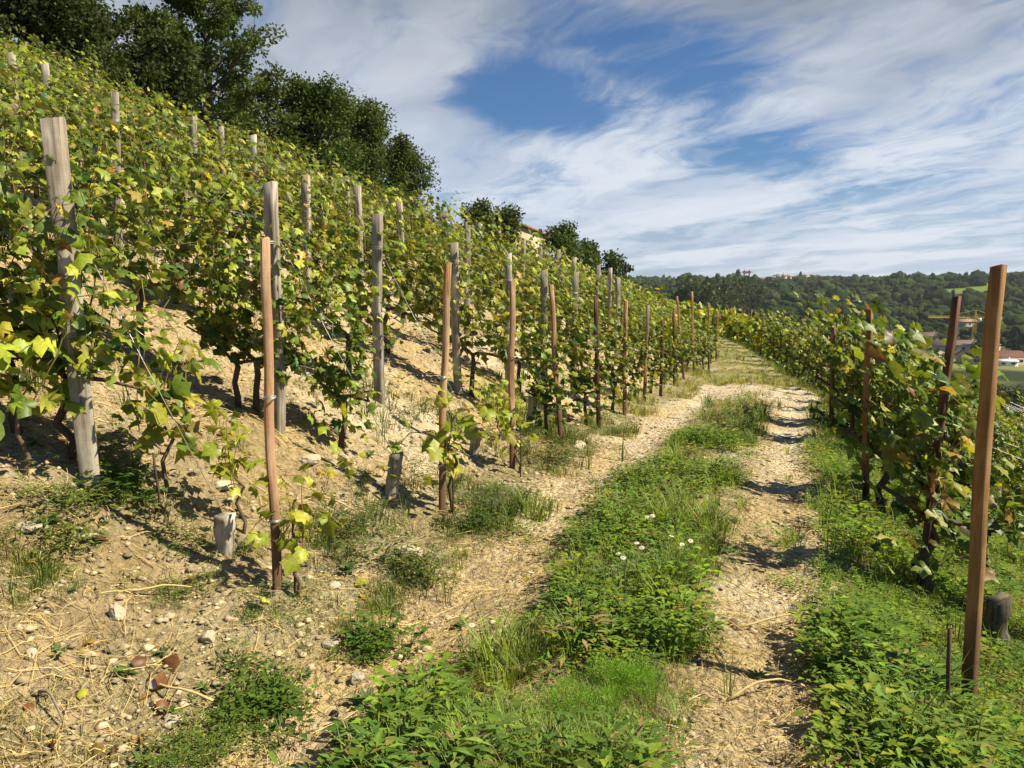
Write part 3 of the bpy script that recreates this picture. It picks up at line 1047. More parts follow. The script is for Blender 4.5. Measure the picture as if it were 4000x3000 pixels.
# small vines and lime shoots in the bare fronts of the three nearest rows
for (px, py, kind, sc, lab) in [(362, 1062, 'small', 1.0, 'small grapevine with a bare stem right of the big square post'),
                                (522, 1150, 'sprout', .85, 'lime green vine shoot left of the nearest brown stake'),
                                (638, 1290, 'sprout', .9, 'lime green vine shoot twining up the nearest left stake'),
                                (742, 962, 'end', .72, 'leafy low grapevine between the second and third grey posts'),
                                (975, 1105, 'sprout', 1.25, 'lime green vine shoot twining up the second left stake'),
                                (1075, 945, 'small', .72, 'small grapevine with a crooked stem left of the third stake'),
                                (1118, 1020, 'sprout', .9, 'lime green vine shoot just right of the third stake'),
                                (515, 870, 'full', .8, 'dark leafy grapevine left of the second grey post'),
                                (40, 1010, 'small', 1.1, 'yellowing grapevine at the left edge in front of the big post'),
                                (150, 985, 'full', .92, 'leafy grapevine whose leaves cross the big square post')]:
    B = march(px, py)
    place_vine(B.x, B.y, math.atan2(-DL.y, -DL.x), 'L', kind, lab, VG['L'], sc)

# the rest of the vineyard, too far and too many to tell apart
def far_vines():
    rng = np.random.default_rng(77)
    Vs, Fs, Cs, n0 = [], [], [], 0
    q = np.array([(v[1][0], v[1][1], v[0], 0 if v[1][3] == 'L' else 1) for v in vis[N_IND:]])
    if not len(q):
        return
    per = 62
    P = np.repeat(q, per, 0)
    N = len(P)
    a = rng.uniform(-.55, .55, N)
    D = np.where(P[:, 3:4] == 0, np.array([[DL.x, DL.y]]), np.array([[DR.x, DR.y]]))
    x = P[:, 0] + a * D[:, 0] + rng.normal(0, .16, N)
    y = P[:, 1] + a * D[:, 1] + rng.normal(0, .16, N)
    zg = H(q[:, 0], q[:, 1], False)
    slope = np.where(P[:, 3] == 0, .3, -.36)
    z = np.repeat(zg, per) + slope * a + .35 + np.where(P[:, 3] == 0, 1.2, .95) * rng.random(N) ** .8 + np.repeat(rng.normal(0, .1, len(q)), per)
    pos = np.stack([x, y, z], -1)
    out = rng.normal(0, 1, (N, 3))
    size = rng.uniform(.11, .19, N) * np.clip(P[:, 2] / 24, .9, 1.5)
    V, F, C = leaf_cloud(rng, pos, out, size, (.10, .17, .25, .24, .13, .07, .04), LEAFS, .3)
    me = make_mesh('distant_vines', V, F, M_VINE, C)
    tag(obj('distant_vines', me), 'far rows of yellow green grapevines merging along the slope', 'vines', None, 'stuff')


far_vines()

# ------------------------------------------------------------------ low plants, straw, gravel (nobody could count them)
def blade_tuft(rng, n, h, spread, w, curl):
    """grass tuft: n bent blades"""
    V, F = [], []
    for i in range(n):
        a = rng.uniform(0, 6.28)
        hh = h * rng.uniform(.5, 1.1)
        r = spread * rng.random()
        b = np.array((math.cos(a) * r, math.sin(a) * r, 0))
        o = np.array((math.cos(a), math.sin(a), 0))
        s = np.array((-o[1], o[0], 0)) * w * .5
        c = curl * rng.uniform(.4, 1.3)
        p = [b + o * 0 - (0, 0, .02), b + o * c * hh * .25 + (0, 0, hh * .55), b + o * c * hh * .8 + (0, 0, hh * .92)]
        k = len(V)
        V += [p[0] - s, p[0] + s, p[1] - s * .8, p[1] + s * .8, p[2] + (0, 0, hh * .02)]
        F.append(((k, k + 1, k + 3, k + 2), (k + 2, k + 3, k + 4)))
    Q = np.array([f[0] for f in F])
    T = np.array([f[1] for f in F])
    V = np.array(V)
    return V, [Q, T], np.ones((len(V), 3)) * rng.uniform(.75, 1.2, (len(V) // 5, 1)).repeat(5, 0)


def weed(rng, n, h, spread, ls, lw, rosette=False):
    """broad-leaved weed: n folded leaves on short stems"""
    V, Q, T = [], [], []
    tc = []
    for i in range(n):
        a = rng.uniform(0, 6.28)
        el = rng.uniform(.0, .5) if not rosette else rng.uniform(.15, .9)
        r = spread * math.sqrt(rng.random())
        z = h * rng.uniform(.25, 1.0) * (1 - .45 * (r / spread) ** 2)
        b = np.array((math.cos(a) * r, math.sin(a) * r, z)) if not rosette else np.array((0, 0, .01))
        a2 = a + rng.normal(0, .6) if not rosette else a
        o = np.array((math.cos(a2) * math.cos(el), math.sin(a2) * math.cos(el), math.sin(el)))
        s = np.cross(o, (0, 0, 1.0))
        s /= np.linalg.norm(s)
        up = np.cross(s, o)
        L = ls * rng.uniform(.6, 1.2) * (1 if not rosette else 1.6)
        W = L * lw
        k = len(V)
        V += [b, b + o * L * .45 + s * W * .5 + up * W * .12, b + o * L - up * L * .18, b + o * L * .45 - s * W * .5 + up * W * .12, b + o * L * .5 - up * W * .06]
        T += [(k, k + 1, k + 4), (k + 1, k + 2, k + 4), (k + 2, k + 3, k + 4), (k + 3, k, k + 4)]
        g = rng.uniform(.75, 1.3)
        tc += [(g, g, g)] * 5
    return np.array(V), [np.array(T)], np.array(tc)


def fern(rng):
    """feathery bright plant: many fine upright hairs"""
    V, T = [], []
    for i in range(330):
        a, r = rng.uniform(0, 6.28), .13 * math.sqrt(rng.random())
        b = np.array((math.cos(a) * r, math.sin(a) * r, .14 * rng.random() * (1 - (r / .13) ** 2)))
        o = np.array((math.cos(a) * .6 + rng.normal(0, .4), math.sin(a) * .6 + rng.normal(0, .4), .9))
        o /= np.linalg.norm(o)
        s = np.cross(o, rng.normal(0, 1, 3))
        s /= np.linalg.norm(s)
        k = len(V)
        V += [b - s * .0022, b + s * .0022, b + o * rng.uniform(.018, .038)]
        T.append((k, k + 1, k + 2))
    return np.array(V), [np.array(T)], np.ones((len(V), 3))


def cover_points(rng, n, rmin, rmax, dfun, umin=-.76, umax=.80, pw=1.0):
    """random ground positions inside the view's wedge, kept by density dfun(d, ty, x, y)"""
    y = rmin * (rmax / rmin) ** (rng.random(n) ** pw)
    u = rng.uniform(umin, umax, n)
    x = u * y + rng.uniform(-.6, .6, n)
    d, ty = track_sd(x, y)
    k = rng.random(n) < dfun(d, ty, x, y)
    x, y = x[k], y[k]
    return x, y, H(x, y), d[k], ty[k]


def green_density(d, ty, x, y):
    n1 = fbm(x * 1.7, y * 1.7, 61, 3)
    n2 = fbm(x * .6 + 9, y * .6, 62, 3)
    wob = (fbm(x * 1.3, y * 1.3, 63, 2) - .5) * .35
    dd = d + wob
    strip = sstep(.52, .36, abs(dd)) * np.interp(ty, [0, 6, 8.5, 11, 13.5, 60], [1, 1, .85, .6, .15, .05]) * (.25 + .75 * sstep(.36, .5, n1))
    verge = sstep(.92, 1.12, dd) * (.5 + .5 * sstep(.38, .52, n1)) * np.interp(d, [1, 3, 6, 12], [1, .9, .55, .3])
    lv = sstep(-.98, -1.15, dd) * sstep(-2.0, -1.6, dd) * sstep(.45, .56, n1) * .75 * sstep(3.5, 5, y)
    slope = sstep(-1.4, -1.9, dd) * sstep(.52, .62, n1 * .6 + n2 * .4) * .30 * sstep(3.5, 5.5, y)
    rutg = (abs(abs(d) - .75) < .28) * sstep(.60, .68, n1) * .25 * sstep(9, 6, ty)
    bend = (ty > 16.2) * (d > -1.4) * (d < 1.4) * sstep(.2, .42, n1)
    return np.clip(np.maximum.reduce([strip, verge, lv, slope, rutg, bend]), 0, 1)


TUFTS = [(330, 1290, 60, 12, 0), (405, 1275, 70, 14, 1), (100, 1275, 70, 14, 0), (160, 1175, 70, 9, 1), (565, 1520, 90, 26, 2), (480, 1590, 100, 26, 1), (745, 1380, 90, 20, 0), (805, 1395, 60, 14, 2),
         (600, 1350, 80, 14, 1), (860, 1150, 60, 9, 1), (950, 1205, 80, 14, 0), (1060, 1150, 90, 18, 1), (1095, 1080, 80, 14, 1), (690, 1290, 50, 6, 0), (150, 1080, 80, 9, 1), (265, 1050, 60, 12, 2),
         (420, 1180, 60, 8, 1), (520, 1200, 50, 9, 0), (30, 1180, 70, 10, 0), (840, 1310, 60, 10, 0), (900, 1250, 60, 8, 1), (1010, 1170, 60, 8, 0), (740, 1020, 60, 7, 0), (720, 1195, 40, 5, 0),
         (60, 1560, 100, 14, 0), (400, 1640, 90, 16, 1), (520, 1440, 30, 4, 1), (1130, 1010, 60, 8, 0), (1200, 1020, 80, 12, 0), (930, 890, 80, 10, 1), (990, 930, 50, 6, 0), (1290, 965, 70, 9, 0)]


def build_cover():
    rng = np.random.default_rng(9)
    weeds, grass = MB(), MB()

    def put(mb, tmpls, x, y, z, scl, c0, c1, tilt=.25, hv=.12):
        if not len(x):
            return
        pick = rng.integers(0, len(tmpls), len(x))
        for i, (V, F, tc) in enumerate(tmpls):
            k = np.where(pick == i)[0]
            m = len(k)
            if not m:
                continue
            R = rotz(rng.uniform(0, 6.28, m))
            up = np.stack([rng.normal(0, tilt, m), rng.normal(0, tilt, m), np.ones(m)], -1)
            R = frames(R[:, :, 1], up) if False else R
            s = scl * rng.uniform(.6, 1.3, m) * (.5 + .62 * sstep(.3, .7, fbm(x[k] * 1.9, y[k] * 1.9, 99, 2)))
            mixv = rng.random((m, 1))
            col = (np.array(c0) * (1 - mixv) + np.array(c1) * mixv) * rng.uniform(1 - hv, 1 + hv, (m, 3))
            dead = rng.random(m) < .05
            col[dead] = np.array((.30, .23, .09)) * rng.uniform(.6, 1.2, (dead.sum(), 1))
            vv, ff, cc = scatter(V, F, np.stack([x[k], y[k], z[k]], -1), R, s, col, tc)
            mb.add(vv, ff, cc)

    clover = [weed(rng, 30, .10, .095, .032, .75) for _ in range(4)]
    broad = [weed(rng, 24, .17, .11, .046, .6) for _ in range(4)]
    lance = [weed(rng, 34, .20, .10, .060, .24) for _ in range(4)]
    rose = [weed(rng, 12, .04, .05, .055, .30, True) for _ in range(3)]
    tuft = [blade_tuft(rng, 16, .16, .06, .006, .8) for _ in range(5)]
    tuft2 = [blade_tuft(rng, 22, .09, .08, .005, .9) for _ in range(4)]
    tall = [blade_tuft(rng, 12, .30, .05, .007, .55) for _ in range(3)]
    G0, G1 = (.065, .135, .016), (.28, .36, .042)
    Y0, Y1 = (.13, .17, .035), (.24, .23, .06)
    # near: individual leaves count
    x, y, z, d, ty = cover_points(rng, 21000, 2.0, 9.0, green_density)
    part = fbm(x * 2.6, y * 2.6, 71, 3) + rng.normal(0, .09, len(x))
    sl = d < -1.0
    a = (part < .44) & ~sl
    put(weeds, clover, x[a], y[a], z[a], 1.0, G0, G1)
    a = (part >= .44) & (part < .53) & ~sl
    put(weeds, broad, x[a], y[a], z[a], 1.0, G0, (.24, .34, .035))
    a = (part >= .53) & (part < .60) & ~sl
    put(weeds, lance, x[a], y[a], z[a], 1.0, (.08, .16, .03), (.19, .29, .05))
    a = (part >= .60) & ~sl
    put(grass, tuft, x[a], y[a], z[a], 1.0, G1, Y0)
    a = sl & (part < .42)
    put(weeds, lance, x[a], y[a], z[a], .85, (.05, .095, .025), (.10, .15, .035))
    a = sl & (part >= .42) & (part < .6)
    put(grass, tuft2, x[a], y[a], z[a], 1.15, (.07, .10, .022), (.15, .165, .045))
    a = sl & (part >= .6)
    put(grass, tuft, x[a], y[a], z[a], .9, (.06, .10, .02), Y0)
    # middle distance
    x, y, z, d, ty = cover_points(rng, 26000, 8.0, 34.0, green_density, pw=1.1)
    part = fbm(x * 1.6, y * 1.6, 72, 3) + rng.normal(0, .1, len(x))
    dry = np.clip(sstep(8, 14, ty) * (d < 1.25) + .15 + (d < -1) * .3, 0, 1) > rng.random(len(x))
    a = (part < .5) & ~dry
    put(weeds, clover + broad, x[a], y[a], z[a], 1.5, G0, (.12, .2, .035))
    a = (part >= .5) & ~dry
    put(grass, tuft, x[a], y[a], z[a], 1.3, (.08, .14, .025), (.16, .2, .045))
    put(grass, tuft2, x[dry], y[dry], z[dry], 1.5, (.15, .19, .04), (.33, .31, .09))
    # clumps standing apart on the bare bank
    for (px, py, r, n, kd) in TUFTS:
        c = march(px, py)
        n = int(n * 2.2)
        q = rng.normal(0, 1, (n, 2)) * r / 1671 * c.length * .5 * np.array((1, 1.1))
        tx, ty_ = c.x + q[:, 0], c.y + q[:, 1]
        if kd == 0:
            put(grass, tuft2, tx, ty_, H(tx, ty_), .8, (.10, .15, .025), (.24, .27, .05))
        elif kd == 1:
            put(weeds, lance + clover, tx, ty_, H(tx, ty_), .75, (.06, .12, .025), (.19, .25, .045))
        else:
            put(weeds, broad, tx, ty_, H(tx, ty_), .9, (.05, .11, .02), (.12, .2, .03))
            put(grass, tuft2, tx[::2], ty_[::2], H(tx, ty_)[::2], .9, (.08, .13, .02), (.2, .22, .05))
    # rosettes and taller grass here and there
    x, y, z, d, ty = cover_points(rng, 900, 2.2, 9, lambda d, t, x, y: np.where(d < -1, .10, np.where(d > 1.1, .12, .05)))
    put(weeds, rose, x, y, z, 1.0, (.05, .10, .03), (.10, .17, .045))
    x, y, z, d, ty = cover_points(rng, 1600, 2.2, 14, lambda d, t, x, y: np.where((d > 1.15) & (d < 6), .55, np.where(abs(d) < .4, .12, .02)))
    put(grass, tall, x, y, z, .9, (.08, .13, .025), (.22, .23, .06))
    # dense undergrowth at the right rows' feet
    x, y, z, d, ty = cover_points(rng, 9000, 2.3, 14, lambda d, t, x, y: (d > 1.2) * (d < 8) * .8)
    part = rng.random(len(x))
    a = part < .6
    put(weeds, clover, x[a], y[a], z[a], 1.25, G0, G1)
    a = part >= .6
    put(grass, tuft, x[a], y[a], z[a], 1.0, (.06, .11, .02), (.13, .17, .035))
    # feathery bright patch in the middle strip
    f = [fern(rng) for _ in range(3)]
    fx, fy = [], []
    for (px, py, n, s) in ((1300, 1490, 16, .17), (1215, 1540, 7, .10), (1355, 1470, 7, .09)):
        c = march(px, py + 40)
        for _ in range(n):
            fx.append(c.x + rng.normal(0, s * .6))
            fy.append(c.y + rng.normal(0, s * .45))
    fx, fy = np.array(fx), np.array(fy)
    put(weeds, f, fx, fy, H(fx, fy) + .03, 1.25, (.13, .28, .02), (.2, .38, .03), hv=.08)
    tag(obj('weeds', weeds.mesh('weeds', M_WEED)), 'green broad leaved weeds and clover covering the verge and middle strip', 'weeds', None, 'stuff')
    tag(obj('grass', grass.mesh('grass', M_WEED)), 'tufts of green and drying grass along the track and slope', 'grass', None, 'stuff')

    # dry straw lying about
    st = MB()
    def sd_(d, t, x, y):
        n = fbm(x * 1.1, y * 1.1, 81, 3)
        return np.clip(np.where(d < -.45, .35 + .65 * sstep(.4, .6, n), np.where(abs(d - .75) < .33, .8, .10)) * np.where(d > 1.1, .2, 1) * np.interp(y, [0, 5, 10], [1, .8, .25]), 0, 1)
    x, y, z, d, ty = cover_points(rng, 40000, 2.0, 15, sd_)
    n = len(x)
    L = np.exp(rng.normal(math.log(.085), .55, n))
    a = rng.uniform(0, 6.28, n)
    bend = rng.normal(0, .35, n)
    w = rng.uniform(.0005, .0017, n) * np.clip(y / 4, 1, 2.2)
    P = []
    for k, f in enumerate((-.5, -.17, .17, .5)):
        ang = a + bend * f
        xx, yy = x + np.cos(ang) * L * f, y + np.sin(ang) * L * f
        zz = H(xx, yy) + .006 + rng.uniform(0, .022, n)
        P.append((xx, yy, zz, ang))
    V = np.zeros((n, 4, 3, 3))
    for k, (xx, yy, zz, ang) in enumerate(P):
        sx, sy = -np.sin(ang) * w, np.cos(ang) * w
        V[:, k, 0] = np.stack([xx - sx, yy - sy, zz], -1)
        V[:, k, 1] = np.stack([xx, yy, zz + w * 1.6], -1)
        V[:, k, 2] = np.stack([xx + sx, yy + sy, zz], -1)
    q = np.array([(k * 3 + j, k * 3 + j + 1, k * 3 + j + 4, k * 3 + j + 3) for k in range(3) for j in range(2)])
    F = (q[None] + (np.arange(n) * 12)[:, None, None]).reshape(-1, 4)
    c = np.array((.50, .37, .15)) * np.where(rng.random((n, 1)) < .25, .35, 1) * rng.uniform(.5, 1.25, (n, 1)) * rng.uniform(.93, 1.07, (n, 3))
    st.add(V.reshape(-1, 3), [F], np.repeat(c, 12, 0))
    tag(obj('dry_straw', st.mesh('dry_straw', M_STRAW)), 'pale straw and dry stalks strewn over the bare soil', 'straw', None, 'stuff')

    # gravel and clods
    tm = []
    for s in range(5):
        V = np.array([(1, 0, 0), (-1, 0, 0), (0, 1, 0), (0, -1, 0), (0, 0, 1), (0, 0, -1), (.6, .6, .3), (-.6, .55, .35), (.55, -.6, .4), (-.5, -.6, .3)], float)
        V = V * rng.uniform(.7, 1.15, (10, 1)) * np.array((1, rng.uniform(.6, .9), rng.uniform(.35, .6)))
        F = [(0, 6, 4), (6, 2, 4), (2, 7, 4), (7, 1, 4), (1, 9, 4), (9, 3, 4), (3, 8, 4), (8, 0, 4), (0, 2, 6), (2, 1, 7), (1, 3, 9), (3, 0, 8), (2, 0, 5), (1, 2, 5), (3, 1, 5), (0, 3, 5)]
        tm.append((V, [np.array(F)], np.ones((10, 3))))
    gr = MB()
    x, y, z, d, ty = cover_points(rng, 34000, 2.0, 22, lambda d, t, x, y: np.where(d < -1.0, .25 + .75 * sstep(.4, .62, fbm(x * .8, y * .8, 91, 3)), np.where(abs(abs(d) - .75) < .3, .28, .03)))
    n = len(x)
    s = np.exp(rng.normal(math.log(.0095), .65, n)) * np.clip(y / 5, 1, 2.2)
    s = np.minimum(s, .036)
    pick = rng.integers(0, 5, n)
    for i in range(5):
        k = np.where(pick == i)[0]
        m = len(k)
        c = np.array((.42, .34, .215)) * rng.uniform(.55, 1.3, (m, 1)) * rng.uniform(.95, 1.05, (m, 3))
        V, F, C = scatter(*tm[i][:2], np.stack([x[k], y[k], z[k] + s[k] * .12], -1), rotz(rng.uniform(0, 6.28, m)), s[k], c, tm[i][2])
        gr.add(V, F, C)
    tag(obj('gravel', gr.mesh('gravel', M_STONE)), 'loose gravel and clods of dry pale earth on the slope', 'gravel', None, 'stuff')
    # fallen vine leaves
    fl = MB()
    x, y, z, d, ty = cover_points(rng, 1500, 2.2, 12, lambda d, t, x, y: np.where(d < -1.2, .3, np.where(d > 1.2, .25, .02)))
    n = len(x)
    V, F, C = leaf_cloud(rng, np.stack([x, y, z + .025], -1), rng.normal(0, 1, (n, 3)) * np.array((1, 1, .05)), rng.uniform(.035, .075, n), (0, 0, .05, .1, .15, .35, .4), LEAFS, 0)
    fl.add(V, F, C)
    tag(obj('fallen_leaves', fl.mesh('fallen_leaves', M_VINE)), 'brown curled vine leaves fallen on the soil', 'leaves', None, 'stuff')


build_cover()

# ------------------------------------------------------------------ stones one can tell apart, dry stalks, daisies
def stone_mesh(seed):
    import bmesh
    rng = np.random.default_rng(seed)
    bm = bmesh.new()
    bmesh.ops.create_icosphere(bm, subdivisions=3, radius=1)
    pl = rng.normal(0, 1, (9, 3))
    pl /= np.linalg.norm(pl, axis=1)[:, None]
    of = rng.uniform(.55, .95, 9)
    for v in bm.verts:
        p = np.array(v.co)
        for a, b in zip(pl, of):
            t = p @ a - b
            if t > 0:
                p = p - a * t
        v.co = p * (1 + .04 * rng.normal())
    me = bpy.data.meshes.new('stone')
    bm.to_mesh(me)
    bm.free()
    c = np.tile(np.array((.50, .43, .31)) * rng.uniform(.85, 1.15), (len(me.vertices), 1))
    at = me.attributes.new('col', 'FLOAT_COLOR', 'POINT')
    at.data.foreach_set('color', np.c_[c, np.ones(len(c))].astype(np.float32).ravel())
    me.materials.append(M_STONE)
    return me


STONES = [stone_mesh(500 + i) for i in range(6)]
for i, (px, py, w, fl, lab) in enumerate([
        (885, 1205, 62, .55, 'large pale boulder beside the green tufts at the left rut'),
        (254, 1338, 44, .8, 'rounded pale stone left of the grass tuft in the lower left'),
        (452, 1392, 40, .65, 'smooth pale stone lying above the thin leaved rosette'),
        (772, 1458, 40, .9, 'squarish pale stone at the edge of the left rut'),
        (723, 1268, 30, .6, 'small flat stone right of the nearest brown stake'),
        (330, 1492, 30, .6, 'angular stone in the brown straw at lower left'),
        (372, 1560, 42, .4, 'flat slab of stone among straw near the lower left corner'),
        (262, 1620, 34, .5, 'pale flat stone at the bottom of the straw'),
        (68, 1430, 30, .7, 'yellowish stone near the left edge of the ground'),
        (60, 1140, 60, .35, 'broad flat stone on the bank at the left edge'),
        (175, 1160, 60, .3, 'flat pale slab on the bank below the big grey post'),
        (480, 1045, 46, .5, 'pale stone on the bank behind the lime vine shoot'),
        (668, 1000, 50, .5, 'pale stone on the bank right of the nearest stake'),
        (905, 905, 34, .7, 'upright grey stone below the third grey post'),
        (1250, 962, 44, .4, 'thin flat stone lying by the fourth brown stake'),
        (715, 1395, 44, .5, 'stone half hidden behind grass beside the left rut'),
        (1960, 1632, 80, .25, 'long thin slab lying at the bottom right in the grass'),
        (1380, 985, 26, .5, 'little stone on the left rut beyond the dry stalks'),
        (560, 1500, 30, .5, 'stone beside the leafy clump at the bottom left'),
        (830, 1110, 30, .5, 'pale stone between the two nearest brown stakes')]):
    B = march(px, py)
    r = w / 1671 * B.length * .5
    o = obj('stone', STONES[i % 6], None, B + Vector((0, 0, r * fl * .35)), (PR.uniform(-.2, .2), PR.uniform(-.2, .2), PR.uniform(0, 6.2)))
    o.scale = (r, r * PR.uniform(.7, .95), r * fl)
    tag(o, lab, 'stone', 'pale limestone lumps')

for i, (a, b, lab) in enumerate([((660, 1065), (790, 1130), 'long straight dry stalk lying right of the nearest left stake'),
                                 ((505, 1530), (330, 1490), 'long bent dry stalk arching over the straw at lower left'),
                                 ((1590, 1358), (1790, 1330), 'thick pale dry stalk lying across the right rut'),
                                 ((1570, 1510), (1710, 1460), 'broken pale stalk on the right rut near the bottom'),
                                 ((1340, 1030), (1420, 1018), 'dry pale stalks lying across the left rut'),
                                 ((880, 1160), (830, 1215), 'grey curved twig lying above the large boulder'),
                                 ((85, 1500), (140, 1570), 'short dark stick lying in the lower left corner'),
                                 ((270, 1290), (420, 1282), 'thin straight yellow stalk on the shaded soil')]):
    A, B = march(*a), march(*b)
    m = MB()
    n = 7
    P = np.array([np.array(A.lerp(B, t)) for t in np.linspace(0, 1, n)])
    P[:, :2] += PR.uniform(-.06, .06) * np.sin(np.linspace(0, math.pi, n))[:, None]
    P[:, 2] = H(P[:, 0], P[:, 1]) + .015 + .05 * np.sin(np.linspace(0, math.pi, n))
    P -= np.array(A)
    m.tube(P, np.linspace(.0065, .0035, n) * max(1, A.length / 4.5), 5, (.5, .38, .17) if i not in (5, 6) else (.22, .17, .12))
    tag(obj('dry_stalk', m.mesh('dry_stalk', M_STRAW, True), None, A), lab, 'dry stalk', 'dry stalks lying on the ground')


def daisy_mesh():
    m, c = MB(), MB()
    for k in range(11):
        a = k * 2 * math.pi / 11
        o, s = np.array((math.cos(a), math.sin(a), 0)), np.array((-math.sin(a), math.cos(a), 0)) * .0036
        m.add([o * .003, o * .009 + s + (0, 0, .001), o * .016 + (0, 0, -.001), o * .009 - s + (0, 0, .001)], [[(0, 1, 2, 3)]], (.82, .80, .74))
    c.tube([(0, 0, -.001), (0, 0, .003)], [.0045, .003], 8, (.6, .42, .04))
    st = MB()
    st.tube([(.005, 0, -.15), (.004, .004, -.07), (0, 0, 0)], .0012, 4, (.09, .15, .03))
    return m.mesh('petals', M_WEED), c.mesh('flower_centre', M_ATTR), st.mesh('stem', M_WEED)


DZ = daisy_mesh()
for i, (px, py) in enumerate([(1449, 1216), (1472, 1231), (1490, 1222), (1470, 1240), (1385, 1247), (1374, 1238), (1334, 1262), (1345, 1270), (1408, 1164), (1396, 1172), (1020, 1415), (1148, 1290)]):
    B = march(px, py + 12)
    o = thing('daisy', 'small white daisy flowering among the weeds of the middle strip', 'flower', B + Vector((0, 0, .155)), 0, 'white daisies in the middle strip')
    o.rotation_euler = (PR.uniform(-.2, .6), PR.uniform(-.3, .3), 0)
    o.scale = (1.1, 1.1, 1.05)
    for nm, me in zip(('petals', 'flower_centre', 'stem'), DZ):
        obj(nm, me, o)


# ------------------------------------------------------------------ trees
def tree_data(seed, h, rx, base, n_limb, n_leaf, leaf, tone, shape='round', trunk_r=.16, clump=.42, open_=0.0):
    """trunk with limbs and sub-limbs, and a crown of leaf clumps at their ends"""
    rng = np.random.default_rng(seed)
    tr = MB()
    zs = np.linspace(0, 1, 8)
    wob = np.cumsum(rng.normal(0, h * .012, (8, 2)), 0)
    wob -= wob[0]
    T = np.c_[wob, zs * h * .93]
    T[0, 2] = -.4
    tr.tube(T, trunk_r * (1 - zs * .93) ** .85 + .012, 8, (.10, .08, .06))
    ends = []
    for i in range(n_limb):
        f = base + (1 - base) * (i + rng.random()) / n_limb
        f = min(f, .97)
        p0 = np.array([np.interp(f, zs, T[:, k]) for k in range(3)])
        a = i * 2.4 + rng.normal(0, .4)
        if shape == 'round':
            L = rx * math.sqrt(max(.05, 1 - ((f - .55) / .55) ** 2)) * rng.uniform(.7, 1.1)
            rise = rng.uniform(.1, .6)
        elif shape == 'tall':
            L = rx * (.45 + .9 * math.sin(math.pi * min(1, max(0, (f - base * .7) / (1 - base * .6))))) * rng.uniform(.55, 1.05)
            rise = rng.uniform(.5, 1.1)
        else:                                                   # cone
            L = rx * (1.08 - f) * rng.uniform(.7, 1.1)
            rise = rng.uniform(-.1, .25)
        o = np.array((math.cos(a), math.sin(a), rise))
        n = 6
        P = [p0]
        dv = o / np.linalg.norm(o)
        for k in range(n):
            dv = dv + rng.normal(0, .14, 3) + np.array((0, 0, .05))
            dv /= np.linalg.norm(dv)
            P.append(P[-1] + dv * L / n)
        P = np.array(P)
        r0 = trunk_r * (1 - f) * .55 + .014
        tr.tube(P, np.linspace(r0, .008, n + 1), 5, (.10, .08, .06), False)
        for k in range(2, n + 1):
            for _ in range(2):
                b = dv * .3 + rng.normal(0, .7, 3) + np.array((0, 0, .15))
                b = b / np.linalg.norm(b) * L * rng.uniform(.18, .42)
                tr.tube([P[k], P[k] + b * .5 + rng.normal(0, .02, 3), P[k] + b], [.012, .008, .004], 3, (.10, .08, .06), False)
                ends += [P[k] + b, P[k] + b * .6]
        ends.append(P[-1])
    ends.append(T[-1] + (0, 0, h * .04))
    E = np.array(ends)
    E = E[rng.random(len(E)) > open_]
    per = max(3, n_leaf // len(E))
    N = len(E) * per
    g = rng.normal(0, 1, (N, 3))
    g *= (rng.random((N, 1)) ** .4) / (np.linalg.norm(g, axis=1)[:, None])
    cs = np.repeat(rng.uniform(.6, 1.25, (len(E), 1)), per, 0) * clump
    pos = np.repeat(E, per, 0) + g * cs * np.array((1, 1, .72))
    out = g + rng.normal(0, .5, (N, 3))
    nrm = g * .6 + rng.normal(0, .6, (N, 3)) + np.array((0, 0, .55))
    Lv = np.array([(0, 0, 0), (.36, .45, -.05), (0, 1, -.1), (-.36, .45, -.05)])
    ct = np.array(tone) * np.repeat(rng.uniform(.7, 1.35, (len(E), 1)), per, 0) * rng.uniform(.75, 1.25, (N, 1)) * rng.uniform(.94, 1.06, (N, 3))
    V, F, C = scatter(Lv, [np.array([(0, 1, 2, 3)])], pos, frames(out, nrm), leaf * rng.uniform(.7, 1.3, N), ct)
    return make_mesh('trunk', *_cat(tr), M_BARK, np.concatenate(tr.C), True), make_mesh('crown', V, F, M_TREE, C)


def _cat(mb):
    return np.concatenate(mb.V), [np.concatenate(v) for v in mb.F.values()]


def put_tree(data, p, label, group=None, rz=0.0, sc=1.0, name='tree', cat='tree'):
    o = thing(name, label, cat, p, rz, group)
    o.scale = (sc, sc, sc) if not hasattr(sc, '__len__') else sc
    obj('trunk', data[0], o)
    obj('crown', data[1], o)
    return o


DK, MD, LT = (.036, .055, .014), (.055, .082, .018), (.075, .11, .026)


def tree_at(px, base_py, dist, top_py, w_px, seed, tone, label, shape='round', n_leaf=14000, leaf=.13, name='tree', group='trees along the top of the slope', base=.22, limbs=22, clump=.45, open_=0.0, tr=.16):
    """tree whose trunk stands dist metres away under photograph column px, reaching up to top_py and w_px wide"""
    d = pix_dir(px, base_py)
    t = dist / d.y
    x, y = d.x * t, dist
    z = gz(x, y)
    dt = pix_dir(px, top_py)
    h = CAM_H + dt.z * dist / dt.y - z
    rx = w_px / 1671 * dist * .5
    data = tree_data(seed, h, rx, base, limbs, n_leaf, leaf, tone, shape, tr, clump, open_)
    return put_tree(data, Vector((x, y, z)), label, group, name=name)


